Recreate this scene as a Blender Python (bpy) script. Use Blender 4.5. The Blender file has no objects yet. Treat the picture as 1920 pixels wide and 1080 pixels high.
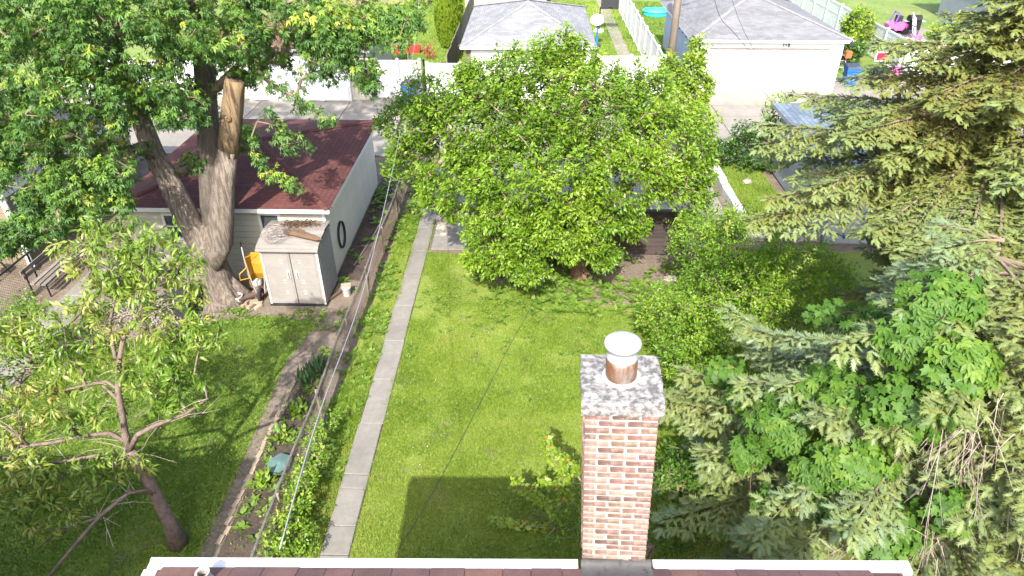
import bpy, math, random
import numpy as np
from mathutils import Vector, Matrix
random.seed(7); RNG = np.random.default_rng(7)
SC = bpy.context.scene
COL = SC.collection
R = math.radians
# ---------------------------------------------------------------- camera, sky, sun, exposure
CAM_H, FPX, PITCH, YAW = 11.0, 1280.0, R(33.2), R(1.5)
cam = bpy.data.objects.new('camera', bpy.data.cameras.new('camera')); COL.objects.link(cam)
cam.location = (0, 0, CAM_H); cam.rotation_euler = (R(90) - PITCH, 0, YAW)
cam.data.sensor_width = 36; cam.data.lens = 24.0; cam.data.clip_start = .1; cam.data.clip_end = 3000
SC.camera = cam
SUN_EL, SUN_AZ = R(43.6), R(8.2)          # light travels towards +Y, a little to +X
world = bpy.data.worlds.new('World'); SC.world = world; world.use_nodes = True
nt = world.node_tree; nt.nodes.clear()
wo = nt.nodes.new('ShaderNodeOutputWorld'); bg = nt.nodes.new('ShaderNodeBackground'); sky = nt.nodes.new('ShaderNodeTexSky')
sky.sky_type = 'NISHITA'; sky.sun_disc = False; sky.sun_elevation = SUN_EL; sky.sun_rotation = R(180) + SUN_AZ
sky.air_density = 1.0; sky.dust_density = 3.0
bg.inputs['Strength'].default_value = 0.15
nt.links.new(sky.outputs[0], bg.inputs[0]); nt.links.new(bg.outputs[0], wo.inputs[0])
sl = bpy.data.lights.new('sun', 'SUN'); sl.energy = 3.1; sl.angle = R(0.6); sl.color = (1.0, .955, .88)
sun = bpy.data.objects.new('sun', sl); COL.objects.link(sun)
sun.location = (-8, -40, 60)
sd = Vector((math.sin(SUN_AZ)*math.cos(SUN_EL), math.cos(SUN_AZ)*math.cos(SUN_EL), -math.sin(SUN_EL)))
sun.rotation_euler = sd.to_track_quat('-Z', 'Y').to_euler()
vs = SC.view_settings; vs.view_transform = 'Standard'; vs.look = 'None'; vs.exposure = 1.78; vs.gamma = 1.0; vs.use_curve_mapping = False
SC.cycles.max_bounces = 6; SC.cycles.diffuse_bounces = 3; SC.cycles.glossy_bounces = 2; SC.cycles.transmission_bounces = 4; SC.cycles.transparent_max_bounces = 4
SC.cycles.caustics_reflective = False; SC.cycles.caustics_refractive = False
# ---------------------------------------------------------------- pixel -> place
_f = np.array([-math.sin(YAW)*math.cos(PITCH), math.cos(YAW)*math.cos(PITCH), -math.sin(PITCH)])
_r = np.array([math.cos(YAW), math.sin(YAW), 0.0]); _u = np.cross(_r, _f)
def _ray(px, py): return _f + _r*(px-960)/FPX + _u*(540-py)/FPX
def G(px, py, h=0.0):
    d = _ray(px, py); t = (h-CAM_H)/d[2]; return np.array([0, 0, CAM_H]) + d*t
def P(px, py, Y):
    d = _ray(px, py); return np.array([0, 0, CAM_H]) + d*(Y/d[1])
# ---------------------------------------------------------------- materials
MATS = {}
def _nodes(name):
    m = bpy.data.materials.new(name); m.use_nodes = True; t = m.node_tree; t.nodes.clear()
    o = t.nodes.new('ShaderNodeOutputMaterial'); b = t.nodes.new('ShaderNodeBsdfPrincipled')
    t.links.new(b.outputs[0], o.inputs[0]); MATS[name] = m
    return m, t, o, b
def _coord(t, kind):
    if kind == 'pos': return t.nodes.new('ShaderNodeNewGeometry').outputs['Position']
    n = t.nodes.new('ShaderNodeTexCoord'); return n.outputs['UV' if kind == 'uv' else 'Object']
def _noise(t, vec, scale, detail=5, rough=.6, stretch=None):
    if stretch:
        mp = t.nodes.new('ShaderNodeMapping'); mp.inputs['Scale'].default_value = stretch; t.links.new(vec, mp.inputs[0]); vec = mp.outputs[0]
    n = t.nodes.new('ShaderNodeTexNoise'); n.inputs['Scale'].default_value = scale; n.inputs['Detail'].default_value = detail; n.inputs['Roughness'].default_value = rough
    t.links.new(vec, n.inputs['Vector']); return n.outputs['Fac']
def _ramp(t, fac, stops):
    r = t.nodes.new('ShaderNodeValToRGB'); e = r.color_ramp.elements
    while len(e) < len(stops): e.new(.5)
    for i, (p, c) in enumerate(stops): e[i].position = p; e[i].color = (*c, 1) if len(c) == 3 else c
    t.links.new(fac, r.inputs[0]); return r.outputs[0]
def _mix(t, fac, a, b, mode='MIX'):
    m = t.nodes.new('ShaderNodeMix'); m.data_type = 'RGBA'; m.blend_type = mode
    for s, v in ((m.inputs[0], fac), (m.inputs[6], a), (m.inputs[7], b)):
        if hasattr(v, 'is_linked'): t.links.new(v, s)
        elif isinstance(v, (int, float)): s.default_value = v
        else: s.default_value = (*v, 1)
    return m.outputs[2]
def _bump(t, b, h, strength=.4, dist=.02):
    n = t.nodes.new('ShaderNodeBump'); n.inputs['Strength'].default_value = strength; n.inputs['Distance'].default_value = dist
    t.links.new(h, n.inputs['Height']); t.links.new(n.outputs[0], b.inputs['Normal'])
def mat(name, c1, c2=None, rough=.7, scale=6, coord='obj', bump=.0, bdist=.01, fine=None, metal=0, spec=.4, stretch=None, lo=.35, hi=.65, var=0, dirt=None):
    """two-tone noise surface; fine = amount of fine grain; var = brightness spread between objects; dirt=(colour, scale, lo, hi)"""
    m, t, o, b = _nodes(name); v = _coord(t, coord)
    c2 = c2 or tuple(x*.8 for x in c1)
    n = _noise(t, v, scale, stretch=stretch)
    col = _ramp(t, n, [(lo, c1), (hi, c2)])
    if fine:
        n2 = _noise(t, v, scale*9, 3, .7, stretch); g = _ramp(t, n2, [(.3, (1-fine,)*3), (.7, (1+fine,)*3)])
        col = _mix(t, 1.0, col, g, 'MULTIPLY')
    if dirt:
        n3 = _noise(t, v, dirt[1], 6, .65); f3 = _ramp(t, n3, [(dirt[2], (0, 0, 0)), (dirt[3], (1, 1, 1))]); col = _mix(t, f3, col, dirt[0])
    if var:
        oi = t.nodes.new('ShaderNodeObjectInfo'); rr = _ramp(t, oi.outputs['Random'], [(0, (1-var,)*3), (1, (1+var,)*3)]); col = _mix(t, 1.0, col, rr, 'MULTIPLY')
    t.links.new(col, b.inputs['Base Color']); b.inputs['Roughness'].default_value = rough; b.inputs['Metallic'].default_value = metal
    b.inputs['Specular IOR Level'].default_value = spec
    if bump: _bump(t, b, _noise(t, v, scale*4, 6, .7, stretch), bump, bdist)
    return m
def leaf_mat(name, stops, trans=.35, rough=.45, spec=.35, tcol=None):
    """leaf colour from the per-leaf attribute 'tint'; light comes through"""
    m, t, o, b = _nodes(name)
    a = t.nodes.new('ShaderNodeAttribute'); a.attribute_name = 'tint'
    col = _ramp(t, a.outputs['Fac'], [(p, (c[0]*1.11, c[1]*1.15, c[2]*1.25)) for p, c in stops]); t.links.new(col, b.inputs['Base Color'])
    b.inputs['Roughness'].default_value = rough; b.inputs['Specular IOR Level'].default_value = spec
    tr = t.nodes.new('ShaderNodeBsdfTranslucent'); tc = _mix(t, 1.0, col, tcol or (1.05, 1.2, .5), 'MULTIPLY'); t.links.new(tc, tr.inputs[0])
    mx = t.nodes.new('ShaderNodeMixShader'); mx.inputs[0].default_value = trans
    t.links.new(b.outputs[0], mx.inputs[1]); t.links.new(tr.outputs[0], mx.inputs[2]); t.links.new(mx.outputs[0], o.inputs[0])
    return m
def shingle_mat(name, c1, c2, gap, bw=.33, bh=.14, coord='uv'):
    m, t, o, b = _nodes(name); v = _coord(t, coord)
    br = t.nodes.new('ShaderNodeTexBrick'); br.offset = .5; br.inputs['Scale'].default_value = 1
    br.inputs['Brick Width'].default_value = bw; br.inputs['Row Height'].default_value = bh; br.inputs['Mortar Size'].default_value = .007; br.inputs['Mortar Smooth'].default_value = .1; br.inputs['Bias'].default_value = 0
    br.inputs['Color1'].default_value = (*c1, 1); br.inputs['Color2'].default_value = (*c2, 1); br.inputs['Mortar'].default_value = (*gap, 1)
    t.links.new(v, br.inputs['Vector'])
    n = _noise(t, v, 1.1, 6, .6); g = _ramp(t, n, [(.3, (.8, .8, .8)), (.7, (1.18, 1.18, 1.18))]); col = _mix(t, 1.0, br.outputs['Color'], g, 'MULTIPLY')
    n2 = _noise(t, v, 60, 3, .7); g2 = _ramp(t, n2, [(.3, (.8, .8, .8)), (.7, (1.2, 1.2, 1.2))]); col = _mix(t, 1.0, col, g2, 'MULTIPLY')
    t.links.new(col, b.inputs['Base Color']); b.inputs['Roughness'].default_value = .9; b.inputs['Specular IOR Level'].default_value = .25
    iv = t.nodes.new('ShaderNodeMath'); iv.operation = 'SUBTRACT'; iv.inputs[0].default_value = 1; t.links.new(br.outputs['Fac'], iv.inputs[1]); _bump(t, b, iv.outputs[0], .5, .01)
    return m
# ---------------------------------------------------------------- mesh helpers
ORG = {}                                   # world origin of every object
class MB:
    def __init__(s): s.v = []; s.f = []; s.m = []
    def add(s, vs, fs, mi=0):
        k = len(s.v); s.v += [tuple(map(float, q)) for q in vs]; s.f += [tuple(i+k for i in q) for q in fs]; s.m += [mi]*len(fs); return s
    def box(s, x0, x1, y0, y1, z0, z1, mi=0, T=None):
        vs = [(x, y, z) for z in (z0, z1) for y in (y0, y1) for x in (x0, x1)]
        if T is not None: vs = [T @ Vector(q) for q in vs]
        return s.add(vs, [(0, 2, 3, 1), (4, 5, 7, 6), (0, 1, 5, 4), (2, 6, 7, 3), (0, 4, 6, 2), (1, 3, 7, 5)], mi)
    def prism(s, poly, z0, z1, mi=0, T=None):
        n = len(poly); vs = [(x, y, z0) for x, y in poly] + [(x, y, z1) for x, y in poly]
        if T is not None: vs = [T @ Vector(q) for q in vs]
        return s.add(vs, [tuple(range(n))[::-1], tuple(range(n, 2*n))] + [(i, (i+1) % n, n+(i+1) % n, n+i) for i in range(n)], mi)
    def tube(s, pts, rad, n=8, mi=0, cap=True, noise=0, rng=None):
        pts = [Vector(p) for p in pts]; k = len(s.v); m = len(pts)
        if isinstance(rad, (int, float)): rad = [rad]*m
        ref = None; lob = None
        if noise: lob = [1+noise*(random.random()*2-1) for _ in range(n)]
        for i, p in enumerate(pts):
            d = (pts[min(i+1, m-1)]-pts[max(i-1, 0)]).normalized()
            if ref is None: ref = Vector((1, 0, 0)) if abs(d.x) < .8 else Vector((0, 1, 0))
            a = d.cross(ref).normalized(); b = a.cross(d).normalized(); ref = b
            for j in range(n):
                w = 2*math.pi*j/n; rr = rad[i]*((lob[j]*(1+.35*noise*(random.random()*2-1))) if noise else 1)
                q = p + (a*math.sin(w)+b*math.cos(w))*rr; s.v.append(tuple(q))
        for i in range(m-1):
            for j in range(n):
                j2 = (j+1) % n; s.f.append((k+i*n+j, k+i*n+j2, k+(i+1)*n+j2, k+(i+1)*n+j)); s.m.append(mi)
        if cap:
            s.f.append(tuple(k+j for j in range(n))[::-1]); s.f.append(tuple(k+(m-1)*n+j for j in range(n))); s.m += [mi, mi]
        return s
    def lathe(s, prof, c=(0, 0, 0), n=20, mi=0, T=None):
        k = len(s.v); m = len(prof)
        for r, z in prof:
            for j in range(n):
                q = Vector((c[0]+r*math.cos(2*math.pi*j/n), c[1]+r*math.sin(2*math.pi*j/n), c[2]+z))
                if T is not None: q = T @ q
                s.v.append(tuple(q))
        for i in range(m-1):
            for j in range(n):
                j2 = (j+1) % n; s.f.append((k+i*n+j, k+i*n+j2, k+(i+1)*n+j2, k+(i+1)*n+j)); s.m.append(mi)
        s.f.append(tuple(k+j for j in range(n))[::-1]); s.f.append(tuple(k+(m-1)*n+j for j in range(n))); s.m += [mi, mi]
        return s
    def mesh(s, name, mats, off=(0, 0, 0), smooth=False):
        me = bpy.data.meshes.new(name); o = np.array(off)
        me.from_pydata([tuple(np.array(q)-o) for q in s.v], [], s.f)
        for m in (mats if isinstance(mats, (list, tuple)) else [mats]): me.materials.append(MATS[m])
        me.polygons.foreach_set('material_index', s.m)
        if smooth: me.polygons.foreach_set('use_smooth', [True]*len(s.f))
        uv = me.uv_layers.new(name='UVMap'); dat = np.zeros((len(me.loops), 2)); V = np.array(s.v)
        for p in me.polygons:
            nn = p.normal; u = Vector((0, 0, 1)).cross(nn)
            u = u.normalized() if u.length > 1e-3 else Vector((1, 0, 0)); w = nn.cross(u)
            for li in p.loop_indices:
                q = V[me.loops[li].vertex_index]; dat[li] = (q[0]*u[0]+q[1]*u[1]+q[2]*u[2], q[0]*w[0]+q[1]*w[1]+q[2]*w[2])
        uv.data.foreach_set('uv', dat.ravel())
        return me
    def build(s, name, mats, parent=None, off=None, smooth=False, local=False):
        """verts are in world space unless local; a child is written relative to its thing's base"""
        o_ = (0, 0, 0) if local else (ORG[parent.name] if parent is not None else (off if off is not None else (0, 0, 0)))
        ob = bpy.data.objects.new(name, s.mesh(name, mats, o_, smooth)); COL.objects.link(ob); ob.parent = parent
        if parent is None: ob.location = o_
        ORG[ob.name] = tuple(o_) if not local else (ORG[parent.name] if parent is not None else (0, 0, 0))
        return ob
def tag(o, label=None, cat=None, group=None, kind=None):
    for k, v in (('label', label), ('category', cat), ('group', group), ('kind', kind)):
        if v: o[k] = v
    return o
def thing(name, label, cat, loc=(0, 0, 0), rz=0, group=None):
    o = bpy.data.objects.new(name, None); COL.objects.link(o); o.location = loc; o.rotation_euler = (0, 0, rz); o.empty_display_size = .2
    ORG[o.name] = tuple(map(float, loc)); return tag(o, label, cat, group)
def inst(name, me, parent, loc, rot=(0, 0, 0), scale=(1, 1, 1)):
    """another object on shared mesh data; loc in world space (parents are unrotated)"""
    o = bpy.data.objects.new(name, me); COL.objects.link(o); o.parent = parent
    p = ORG[parent.name] if parent is not None else (0, 0, 0)
    o.location = [loc[i]-p[i] for i in range(3)]; o.rotation_euler = rot; o.scale = scale; ORG[o.name] = tuple(loc); return o
def dup(root, loc, rz=0, label=None):
    def cp(o, par):
        c = o.copy(); COL.objects.link(c); c.parent = par
        for ch in [q for q in bpy.data.objects if q.parent == o]: cp(ch, c)
        return c
    r = cp(root, None); r.location = loc; r.rotation_euler = (0, 0, rz); ORG[r.name] = tuple(loc)
    if label: r['label'] = label
    return r
def raw_mesh(name, V, T, mats, tint=None, smooth=False):
    """numpy triangles -> mesh"""
    me = bpy.data.meshes.new(name); n = len(T)
    me.vertices.add(len(V)); me.vertices.foreach_set('co', np.ascontiguousarray(V, dtype=np.float32).ravel())
    me.loops.add(n*3); me.loops.foreach_set('vertex_index', np.ascontiguousarray(T, dtype=np.int32).ravel())
    me.polygons.add(n); me.polygons.foreach_set('loop_start', np.arange(n, dtype=np.int32)*3); me.polygons.foreach_set('loop_total', np.full(n, 3, dtype=np.int32))
    if smooth: me.polygons.foreach_set('use_smooth', np.ones(n, dtype=bool))
    if tint is not None:
        a = me.attributes.new('tint', 'FLOAT', 'POINT'); a.data.foreach_set('value', np.ascontiguousarray(tint, dtype=np.float32))
    for m in (mats if isinstance(mats, (list, tuple)) else [mats]): me.materials.append(MATS[m])
    me.update(calc_edges=True); return me
def link_raw(name, me, parent, off):
    o = bpy.data.objects.new(name, me); COL.objects.link(o); o.parent = parent
    if parent is None: o.location = off
    ORG[o.name] = tuple(off); return o
def unit(a): return a/np.maximum(np.linalg.norm(a, axis=-1, keepdims=True), 1e-9)
TPL = {}                                   # leaf shapes: x to the tip, y sideways, z up
TPL['oval'] = (np.array([(0, 0, 0), (.42, .27, .07), (1, 0, -.05), (.42, -.27, .07), (.45, 0, 0)]), np.array([(0, 4, 1), (4, 2, 1), (0, 3, 4), (4, 3, 2)]))
TPL['kite'] = (np.array([(0, 0, 0), (.45, .27, .06), (1, 0, -.06), (.45, -.27, .06)]), np.array([(0, 2, 1), (0, 3, 2)]))
def _lobed():
    V, T = [], []
    for a, l, w in ((0, 1.05, .15), (.75, .8, .13), (-.75, .8, .13), (1.5, .42, .09), (-1.5, .42, .09)):
        c, s = math.cos(a), math.sin(a); k = len(V)
        for x, y, z in ((0, 0, 0), (.55, w/l, .05), (1, 0, -.12), (.55, -w/l, .05)): V.append(((x*c-y*s)*l+.05, (x*s+y*c)*l, z))
        T += [(k, k+2, k+1), (k, k+3, k+2)] if l > .5 else [(k, k+2, k+1)]
    return np.array(V), np.array(T)
TPL['maple'] = _lobed()
TPL['lance'] = (np.array([(0, 0, 0), (.3, .12, .05), (.3, 0, .03), (.3, -.12, .05), (.68, .1, -.02), (.68, 0, -.05), (.68, -.1, -.02), (1, 0, -.28)]), np.array([(0, 2, 1), (0, 3, 2), (2, 5, 1), (1, 5, 4), (2, 3, 5), (3, 6, 5), (5, 7, 4), (5, 6, 7)]))
TPL['grape'] = (np.array([(.05, 0, 0), (-.12, .3, -.03), (.2, .52, .05), (.33, .3, .03), (.72, .42, .0), (.66, .18, .02), (1, 0, -.12), (.66, -.18, .02), (.72, -.42, 0), (.33, -.3, .03), (.2, -.52, .05), (-.12, -.3, -.03)]), np.array([(0, i+1, i) for i in range(1, 11)]))
def _creeper():
    V, T = [], []
    for a, l in ((-1.25, .7), (-.6, .9), (0, 1), (.6, .9), (1.25, .7)):
        c, s = math.cos(a), math.sin(a); k = len(V)
        for x, y, z in ((.05, 0, 0), (.55, .2, .06), (1, 0, -.12), (.55, -.2, .06)): V.append(((x*c-y*s)*l, (x*s+y*c)*l, z))
        T += [(k, k+2, k+1), (k, k+3, k+2)]
    return np.array(V), np.array(T)
TPL['creeper'] = _creeper()
def _sprig(ns, seed):
    r = np.random.default_rng(seed); V, T = [(0, 0, 0), (.5, .13, -.01), (1.05, 0, .0), (.5, -.13, -.01), (.5, 0, .08)], [(0, 4, 1), (4, 2, 1), (0, 3, 4), (4, 3, 2)]
    for i in range(ns):
        t = (i+.5)/ns
        for sg in (-1, 1, 0):
            if sg == 0: continue
            k = len(V); w = .3/(ns+2); ln = .31*(.75+.5*math.sin(math.pi*min(1, t*.9+.1)))
            ang = (.95-.55*t)*sg + r.normal(0, .12); up = .12 + r.normal(0, .1) + (.22 if sg == 0 else 0)
            dx, dy = math.cos(ang)*ln, math.sin(ang)*ln
            px, py = -math.sin(ang)*w, math.cos(ang)*w
            V += [(t+px-.02, py, 0), (t-px-.02, -py, 0), (t+dx*.8, dy*.9, up*ln*1.6)]; T.append((k, k+1, k+2))
    return np.array(V), np.array(T)
TPL['sprig'] = _sprig(6, 3)
TPL['sprig2'] = _sprig(3, 5)
def leaf_arrays(tpl, C, D, N, S, tint, yscale=1.0):
    V0, T0 = TPL[tpl]; D = unit(D); Y = unit(np.cross(N, D)); Z = np.cross(D, Y)
    S3 = np.asarray(S)[:, None, None]
    V = C[:, None, :] + S3*(V0[None, :, 0:1]*D[:, None, :] + yscale*V0[None, :, 1:2]*Y[:, None, :] + V0[None, :, 2:3]*Z[:, None, :])
    k = len(V0); n = len(C)
    T = (T0[None] + (np.arange(n)*k)[:, None, None]).reshape(-1, 3)
    return V.reshape(-1, 3), T, np.repeat(np.asarray(tint), k)
def leaves(name, matn, parent, C, D, N, S, tint, tpl, yscale=1.0, kind='stuff'):
    off = np.array(ORG[parent.name]) if parent is not None else np.zeros(3)
    V, T, tt = leaf_arrays(tpl, C-off, D, N, S, tint, yscale)
    o = link_raw(name, raw_mesh(name, V, T, matn, tt), parent, tuple(off))
    return tag(o, kind=kind)
def vnoise(p, scale, seed=0):
    """cheap smooth value noise in numpy (n,3) -> (n,)"""
    q = p*scale; i = np.floor(q).astype(np.int64); f = q-i; f = f*f*(3-2*f)
    def h(ix, iy, iz):
        x = (ix*374761393 + iy*668265263 + iz*2147483647 + seed*1274126177) & 0xffffffff
        x = ((x ^ (x >> 13))*1274126177) & 0xffffffff; return ((x ^ (x >> 16)) & 0xffff)/65535.0
    r = 0
    for dx in (0, 1):
        for dy in (0, 1):
            for dz in (0, 1):
                w = (f[:, 0] if dx else 1-f[:, 0])*(f[:, 1] if dy else 1-f[:, 1])*(f[:, 2] if dz else 1-f[:, 2])
                r = r + w*h(i[:, 0]+dx, i[:, 1]+dy, i[:, 2]+dz)
    return r
def sphere_pts(n, shell=0.0):
    d = unit(RNG.normal(size=(n, 3))); r = (shell**3 + (1-shell**3)*RNG.random(n))**(1/3.0); return d*r[:, None]
def grow(nodes, targets, step=.35, sag=.06, open_from=0):
    """nodes: [pos, parent]; each target is joined to the nearest node by a bending twig. returns pos, parent, counts"""
    pos = [np.array(p, float) for p, _ in nodes]; par = [q for _, q in nodes]; A = np.zeros((20000, 3)); A[:len(pos)] = pos
    n = len(pos); ends = []
    c0 = np.mean(A[:n], axis=0); order = np.argsort([np.min(np.linalg.norm(A[open_from:n]-t, axis=1)) for t in targets])
    for ti in order:
        t = np.array(targets[ti]); d = np.linalg.norm(A[open_from:n]-t, axis=1) + .5*np.maximum(0, A[open_from:n, 2]-t[2]); j = int(np.argmin(d))+open_from
        k = max(1, int(d[j-open_from]/step)); a = A[j].copy(); prev = j
        jit = RNG.normal(0, .05, 3)*np.linalg.norm(t-a)
        for s in range(1, k+1):
            if n >= 19990: break
            f = s/k; p = a+(t-a)*f + jit*math.sin(math.pi*f) + np.array([0, 0, sag*math.sin(math.pi*f)*np.linalg.norm(t-a)])
            A[n] = p; par.append(prev); prev = n; n += 1
        ends.append(prev)
    cnt = np.zeros(n); cnt[ends] += 1
    for i in range(n-1, -1, -1):
        if par[i] is not None and par[i] >= 0: cnt[par[i]] += cnt[i]
    return A[:n], par, np.maximum(cnt, 1)
def branch_mesh(name, matn, parent, A, par, cnt, r0=.006, power=.5, skip=0, nside=5, rmax=.3):
    off = np.array(ORG[parent.name]); n = len(A); rad = np.minimum(r0*cnt**power, rmax)
    idx = [i for i in range(n) if par[i] is not None and par[i] >= 0 and i >= skip]
    i1 = np.array(idx); i0 = np.array([par[i] for i in idx]); a = A[i0]-off; b = A[i1]-off; d = unit(b-a)
    ref = np.where(np.abs(d[:, 2:3]) < .9, np.array([[0, 0, 1.0]]), np.array([[1.0, 0, 0]])); u = unit(np.cross(d, ref)); w = np.cross(d, u)
    ra = np.minimum(rad[i0], rad[i1]*1.3); rb = rad[i1]; V = []
    for base, rr in ((a, ra), (b+d*rb[:, None]*.3, rb)):
        for j in range(nside):
            t = 2*math.pi*j/nside; V.append(base + (u*math.cos(t)+w*math.sin(t))*rr[:, None])
    V = np.stack(V, 1); m = len(idx); T0 = []
    for j in range(nside):
        j2 = (j+1) % nside; T0 += [(j, j2, nside+j2), (j, nside+j2, nside+j)]
    T = (np.array(T0)[None] + (np.arange(m)*2*nside)[:, None, None]).reshape(-1, 3)
    return link_raw(name, raw_mesh(name, V.reshape(-1, 3), T, matn, smooth=True), parent, tuple(off))
def cluster_leaves(T, per, rad, size, flat=.6, droop=.3, up=.8, size_var=.25, tint_amp=.5, tint_scale=.6, out_c=None):
    """leaves spread round cluster centres T"""
    n = len(T)*per; C = np.repeat(T, per, 0) + sphere_pts(n)*np.array([rad, rad, rad*flat])
    th = RNG.random(n)*2*math.pi
    D = np.stack([np.cos(th), np.sin(th), -droop+RNG.normal(0, .35, n)], 1)
    if out_c is not None: D = D*.8 + unit(C-out_c)*.6
    N = np.stack([RNG.normal(0, .55, n), RNG.normal(0, .55, n)-.15, np.full(n, up)], 1)
    S = size*(1+RNG.normal(0, size_var, n)).clip(.45, 1.6)
    tint = (.5 + tint_amp*(np.repeat(vnoise(T, tint_scale, 3), per)-.5) + RNG.normal(0, .14, n)).clip(0, 1)
    return C, D, N, S, tint

def sprays(T, per, length, rad, size, axis, ldroop=.3, up=.6, size_var=.3, tint_scale=.8, tint_amp=.6, tip=.25):
    """leaves set along a short leafy shoot at each T; axis = direction of each shoot"""
    m = len(T); n = m*per; ax = unit(axis + RNG.normal(0, .35, axis.shape)); Ln = length*RNG.uniform(.55, 1.3, m)
    a = np.repeat(ax, per, 0); u = RNG.random(n)**.8; L = np.repeat(Ln, per)
    rd = RNG.normal(size=(n, 3)); rd -= a*np.sum(rd*a, 1, keepdims=True); rd = unit(rd)
    C = np.repeat(T, per, 0) + a*((u-.5)*L)[:, None] + rd*(rad*RNG.random(n)*(1.15-.6*u))[:, None]
    D = a*.55 + rd*.9 + np.array([0, 0, -ldroop]) + RNG.normal(0, .2, (n, 3))
    N = rd*.35 + RNG.normal(0, .4, (n, 3)) + np.array([0, -.12, up])
    S = size*(1+RNG.normal(0, size_var, n)).clip(.4, 1.7)*(1.1-.35*u)
    tint = (.42 + tint_amp*(np.repeat(vnoise(T, tint_scale, 3), per)-.5) + tip*(u-.5) + .22*np.repeat(RNG.normal(0, .5, m), per) + RNG.normal(0, .12, n)).clip(0, 1)
    return C, D, N, S, tint
# ---------------------------------------------------------------- palette
mat('soil', (.115, .085, .06), (.17, .135, .10), .95, 1.6, 'pos', .6, .03, fine=.35)
mat('dark_soil', (.035, .026, .02), (.075, .055, .04), .95, 2.5, 'pos', .7, .04, fine=.4)
mat('bare_soil', (0.117, 0.090, 0.066), (0.172, 0.136, 0.105), .95, 1.4, 'pos', .5, .03, fine=.3)
mat('turf', (.12, .16, .022), (.15, .19, .03), .95, 2.2, 'pos', .5, .02, fine=.35, dirt=((.13, .105, .07), .9, .58, .72))
mat('far_turf', (.085, .15, .022), (.14, .19, .04), .95, .35, 'pos', .5, .05, fine=.3, dirt=((.19, .19, .06), .22, .5, .75))
mat('concrete', (0.194, 0.180, 0.158), (0.153, 0.142, 0.126), .85, 1.2, 'pos', .25, .006, fine=.12, dirt=((.13, .12, .10), 2.3, .6, .8), var=.07)
mat('alley_concrete', (0.233, 0.211, 0.182), (0.182, 0.166, 0.142), .85, .5, 'pos', .2, .01, fine=.12, dirt=((.25, .22, .18), .9, .55, .8), var=.06)
mat('pale_concrete', (0.429, 0.413, 0.380), (0.330, 0.318, 0.297), .85, 2, 'obj', .4, .02, fine=.15, dirt=((.16, .15, .12), 3, .55, .7))
mat('rust_wire', (.25, .195, .155), (.17, .125, .095), .7, 9, 'obj', fine=.2, metal=.2)
mat('cap_concrete', (0.270, 0.262, 0.253), (0.087, 0.083, 0.081), .85, 21, 'obj', .5, .008, fine=.3, lo=.40, hi=.60)
mat('mortar', (0.417, 0.391, 0.336), (0.336, 0.309, 0.262), .9, 14, 'obj', .5, .004, fine=.15)
def brick_material():
    m, t, o, b = _nodes('chimney_brick'); v = _coord(t, 'obj'); oi = t.nodes.new('ShaderNodeObjectInfo')
    col = _ramp(t, oi.outputs['Random'], [(0, (.10, .058, .049)), (.15, (.17, .092, .078)), (.3, (.085, .055, .045)), (.45, (.22, .135, .112)), (.6, (.135, .095, .062)), (.72, (.16, .084, .07)), (.85, (.28, .21, .165)), (1, (.12, .066, .056))])
    n = _noise(t, v, 16, 5, .65); g = _ramp(t, n, [(.3, (.62, .6, .6)), (.7, (1.25, 1.25, 1.25))]); col = _mix(t, 1.0, col, g, 'MULTIPLY')
    n2 = _noise(t, v, 7, 5, .7); f2 = _ramp(t, n2, [(.54, (0, 0, 0)), (.76, (.5, .5, .5))]); col = _mix(t, f2, col, (.42, .35, .29))
    t.links.new(col, b.inputs['Base Color']); b.inputs['Roughness'].default_value = .88; _bump(t, b, _noise(t, v, 50, 5, .7), .5, .004)
brick_material()
mat('old_brick', (0.193, 0.125, 0.100), (0.151, 0.105, 0.087), .9, 8, 'obj', .4, .01, fine=.2, var=.25)
mat('tan_brick', (0.302, 0.238, 0.173), (0.259, 0.180, 0.130), .9, 8, 'obj', .4, .01, fine=.2, var=.2)
def shingle_piece():
    m, t, o, b = _nodes('roof_shingle'); v = _coord(t, 'pos'); oi = t.nodes.new('ShaderNodeObjectInfo')
    col = _ramp(t, oi.outputs['Random'], [(0, (.115, .058, .053)), (.4, (.14, .072, .063)), (.7, (.10, .053, .05)), (.9, (.17, .085, .063)), (1, (.085, .046, .044))])
    g = _ramp(t, _noise(t, v, 90, 3, .8), [(.25, (.6, .6, .6)), (.75, (1.4, 1.4, 1.4))]); col = _mix(t, 1.0, col, g, 'MULTIPLY')
    g = _ramp(t, _noise(t, v, 5, 5, .6), [(.3, (.8, .8, .8)), (.7, (1.2, 1.2, 1.2))]); col = _mix(t, 1.0, col, g, 'MULTIPLY')
    t.links.new(col, b.inputs['Base Color']); b.inputs['Roughness'].default_value = .92; _bump(t, b, _noise(t, v, 120, 3, .8), .5, .003)
shingle_piece()
shingle_mat('house_roof', (0.133, 0.059, 0.049), (0.105, 0.049, 0.042), (.05, .025, .02), .3, .14)
shingle_mat('red_roof', (.105, .038, .030), (.084, .030, .025), (.04, .015, .016), .33, .14)
shingle_mat('grey_roof', (0.179, 0.179, 0.185), (0.136, 0.136, 0.143), (.12, .12, .125), .33, .14)
shingle_mat('grey_roof_pale', (0.232, 0.232, 0.235), (0.174, 0.174, 0.180), (.14, .14, .145), .33, .14)
shingle_mat('blue_roof', (0.145, 0.183, 0.230), (0.093, 0.123, 0.162), (.05, .06, .07), .32, .15)
shingle_mat('brown_roof', (.15, .085, .06), (.12, .07, .05), (.05, .03, .02), .33, .14)
shingle_mat('dark_roof', (.06, .06, .062), (.045, .045, .047), (.02, .02, .02), .33, .14)
mat('white_trim', (0.623, 0.623, 0.607), (0.541, 0.541, 0.525), .5, 3, 'obj', fine=.03, dirt=((.42, .40, .36), 5, .66, .82))
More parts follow.
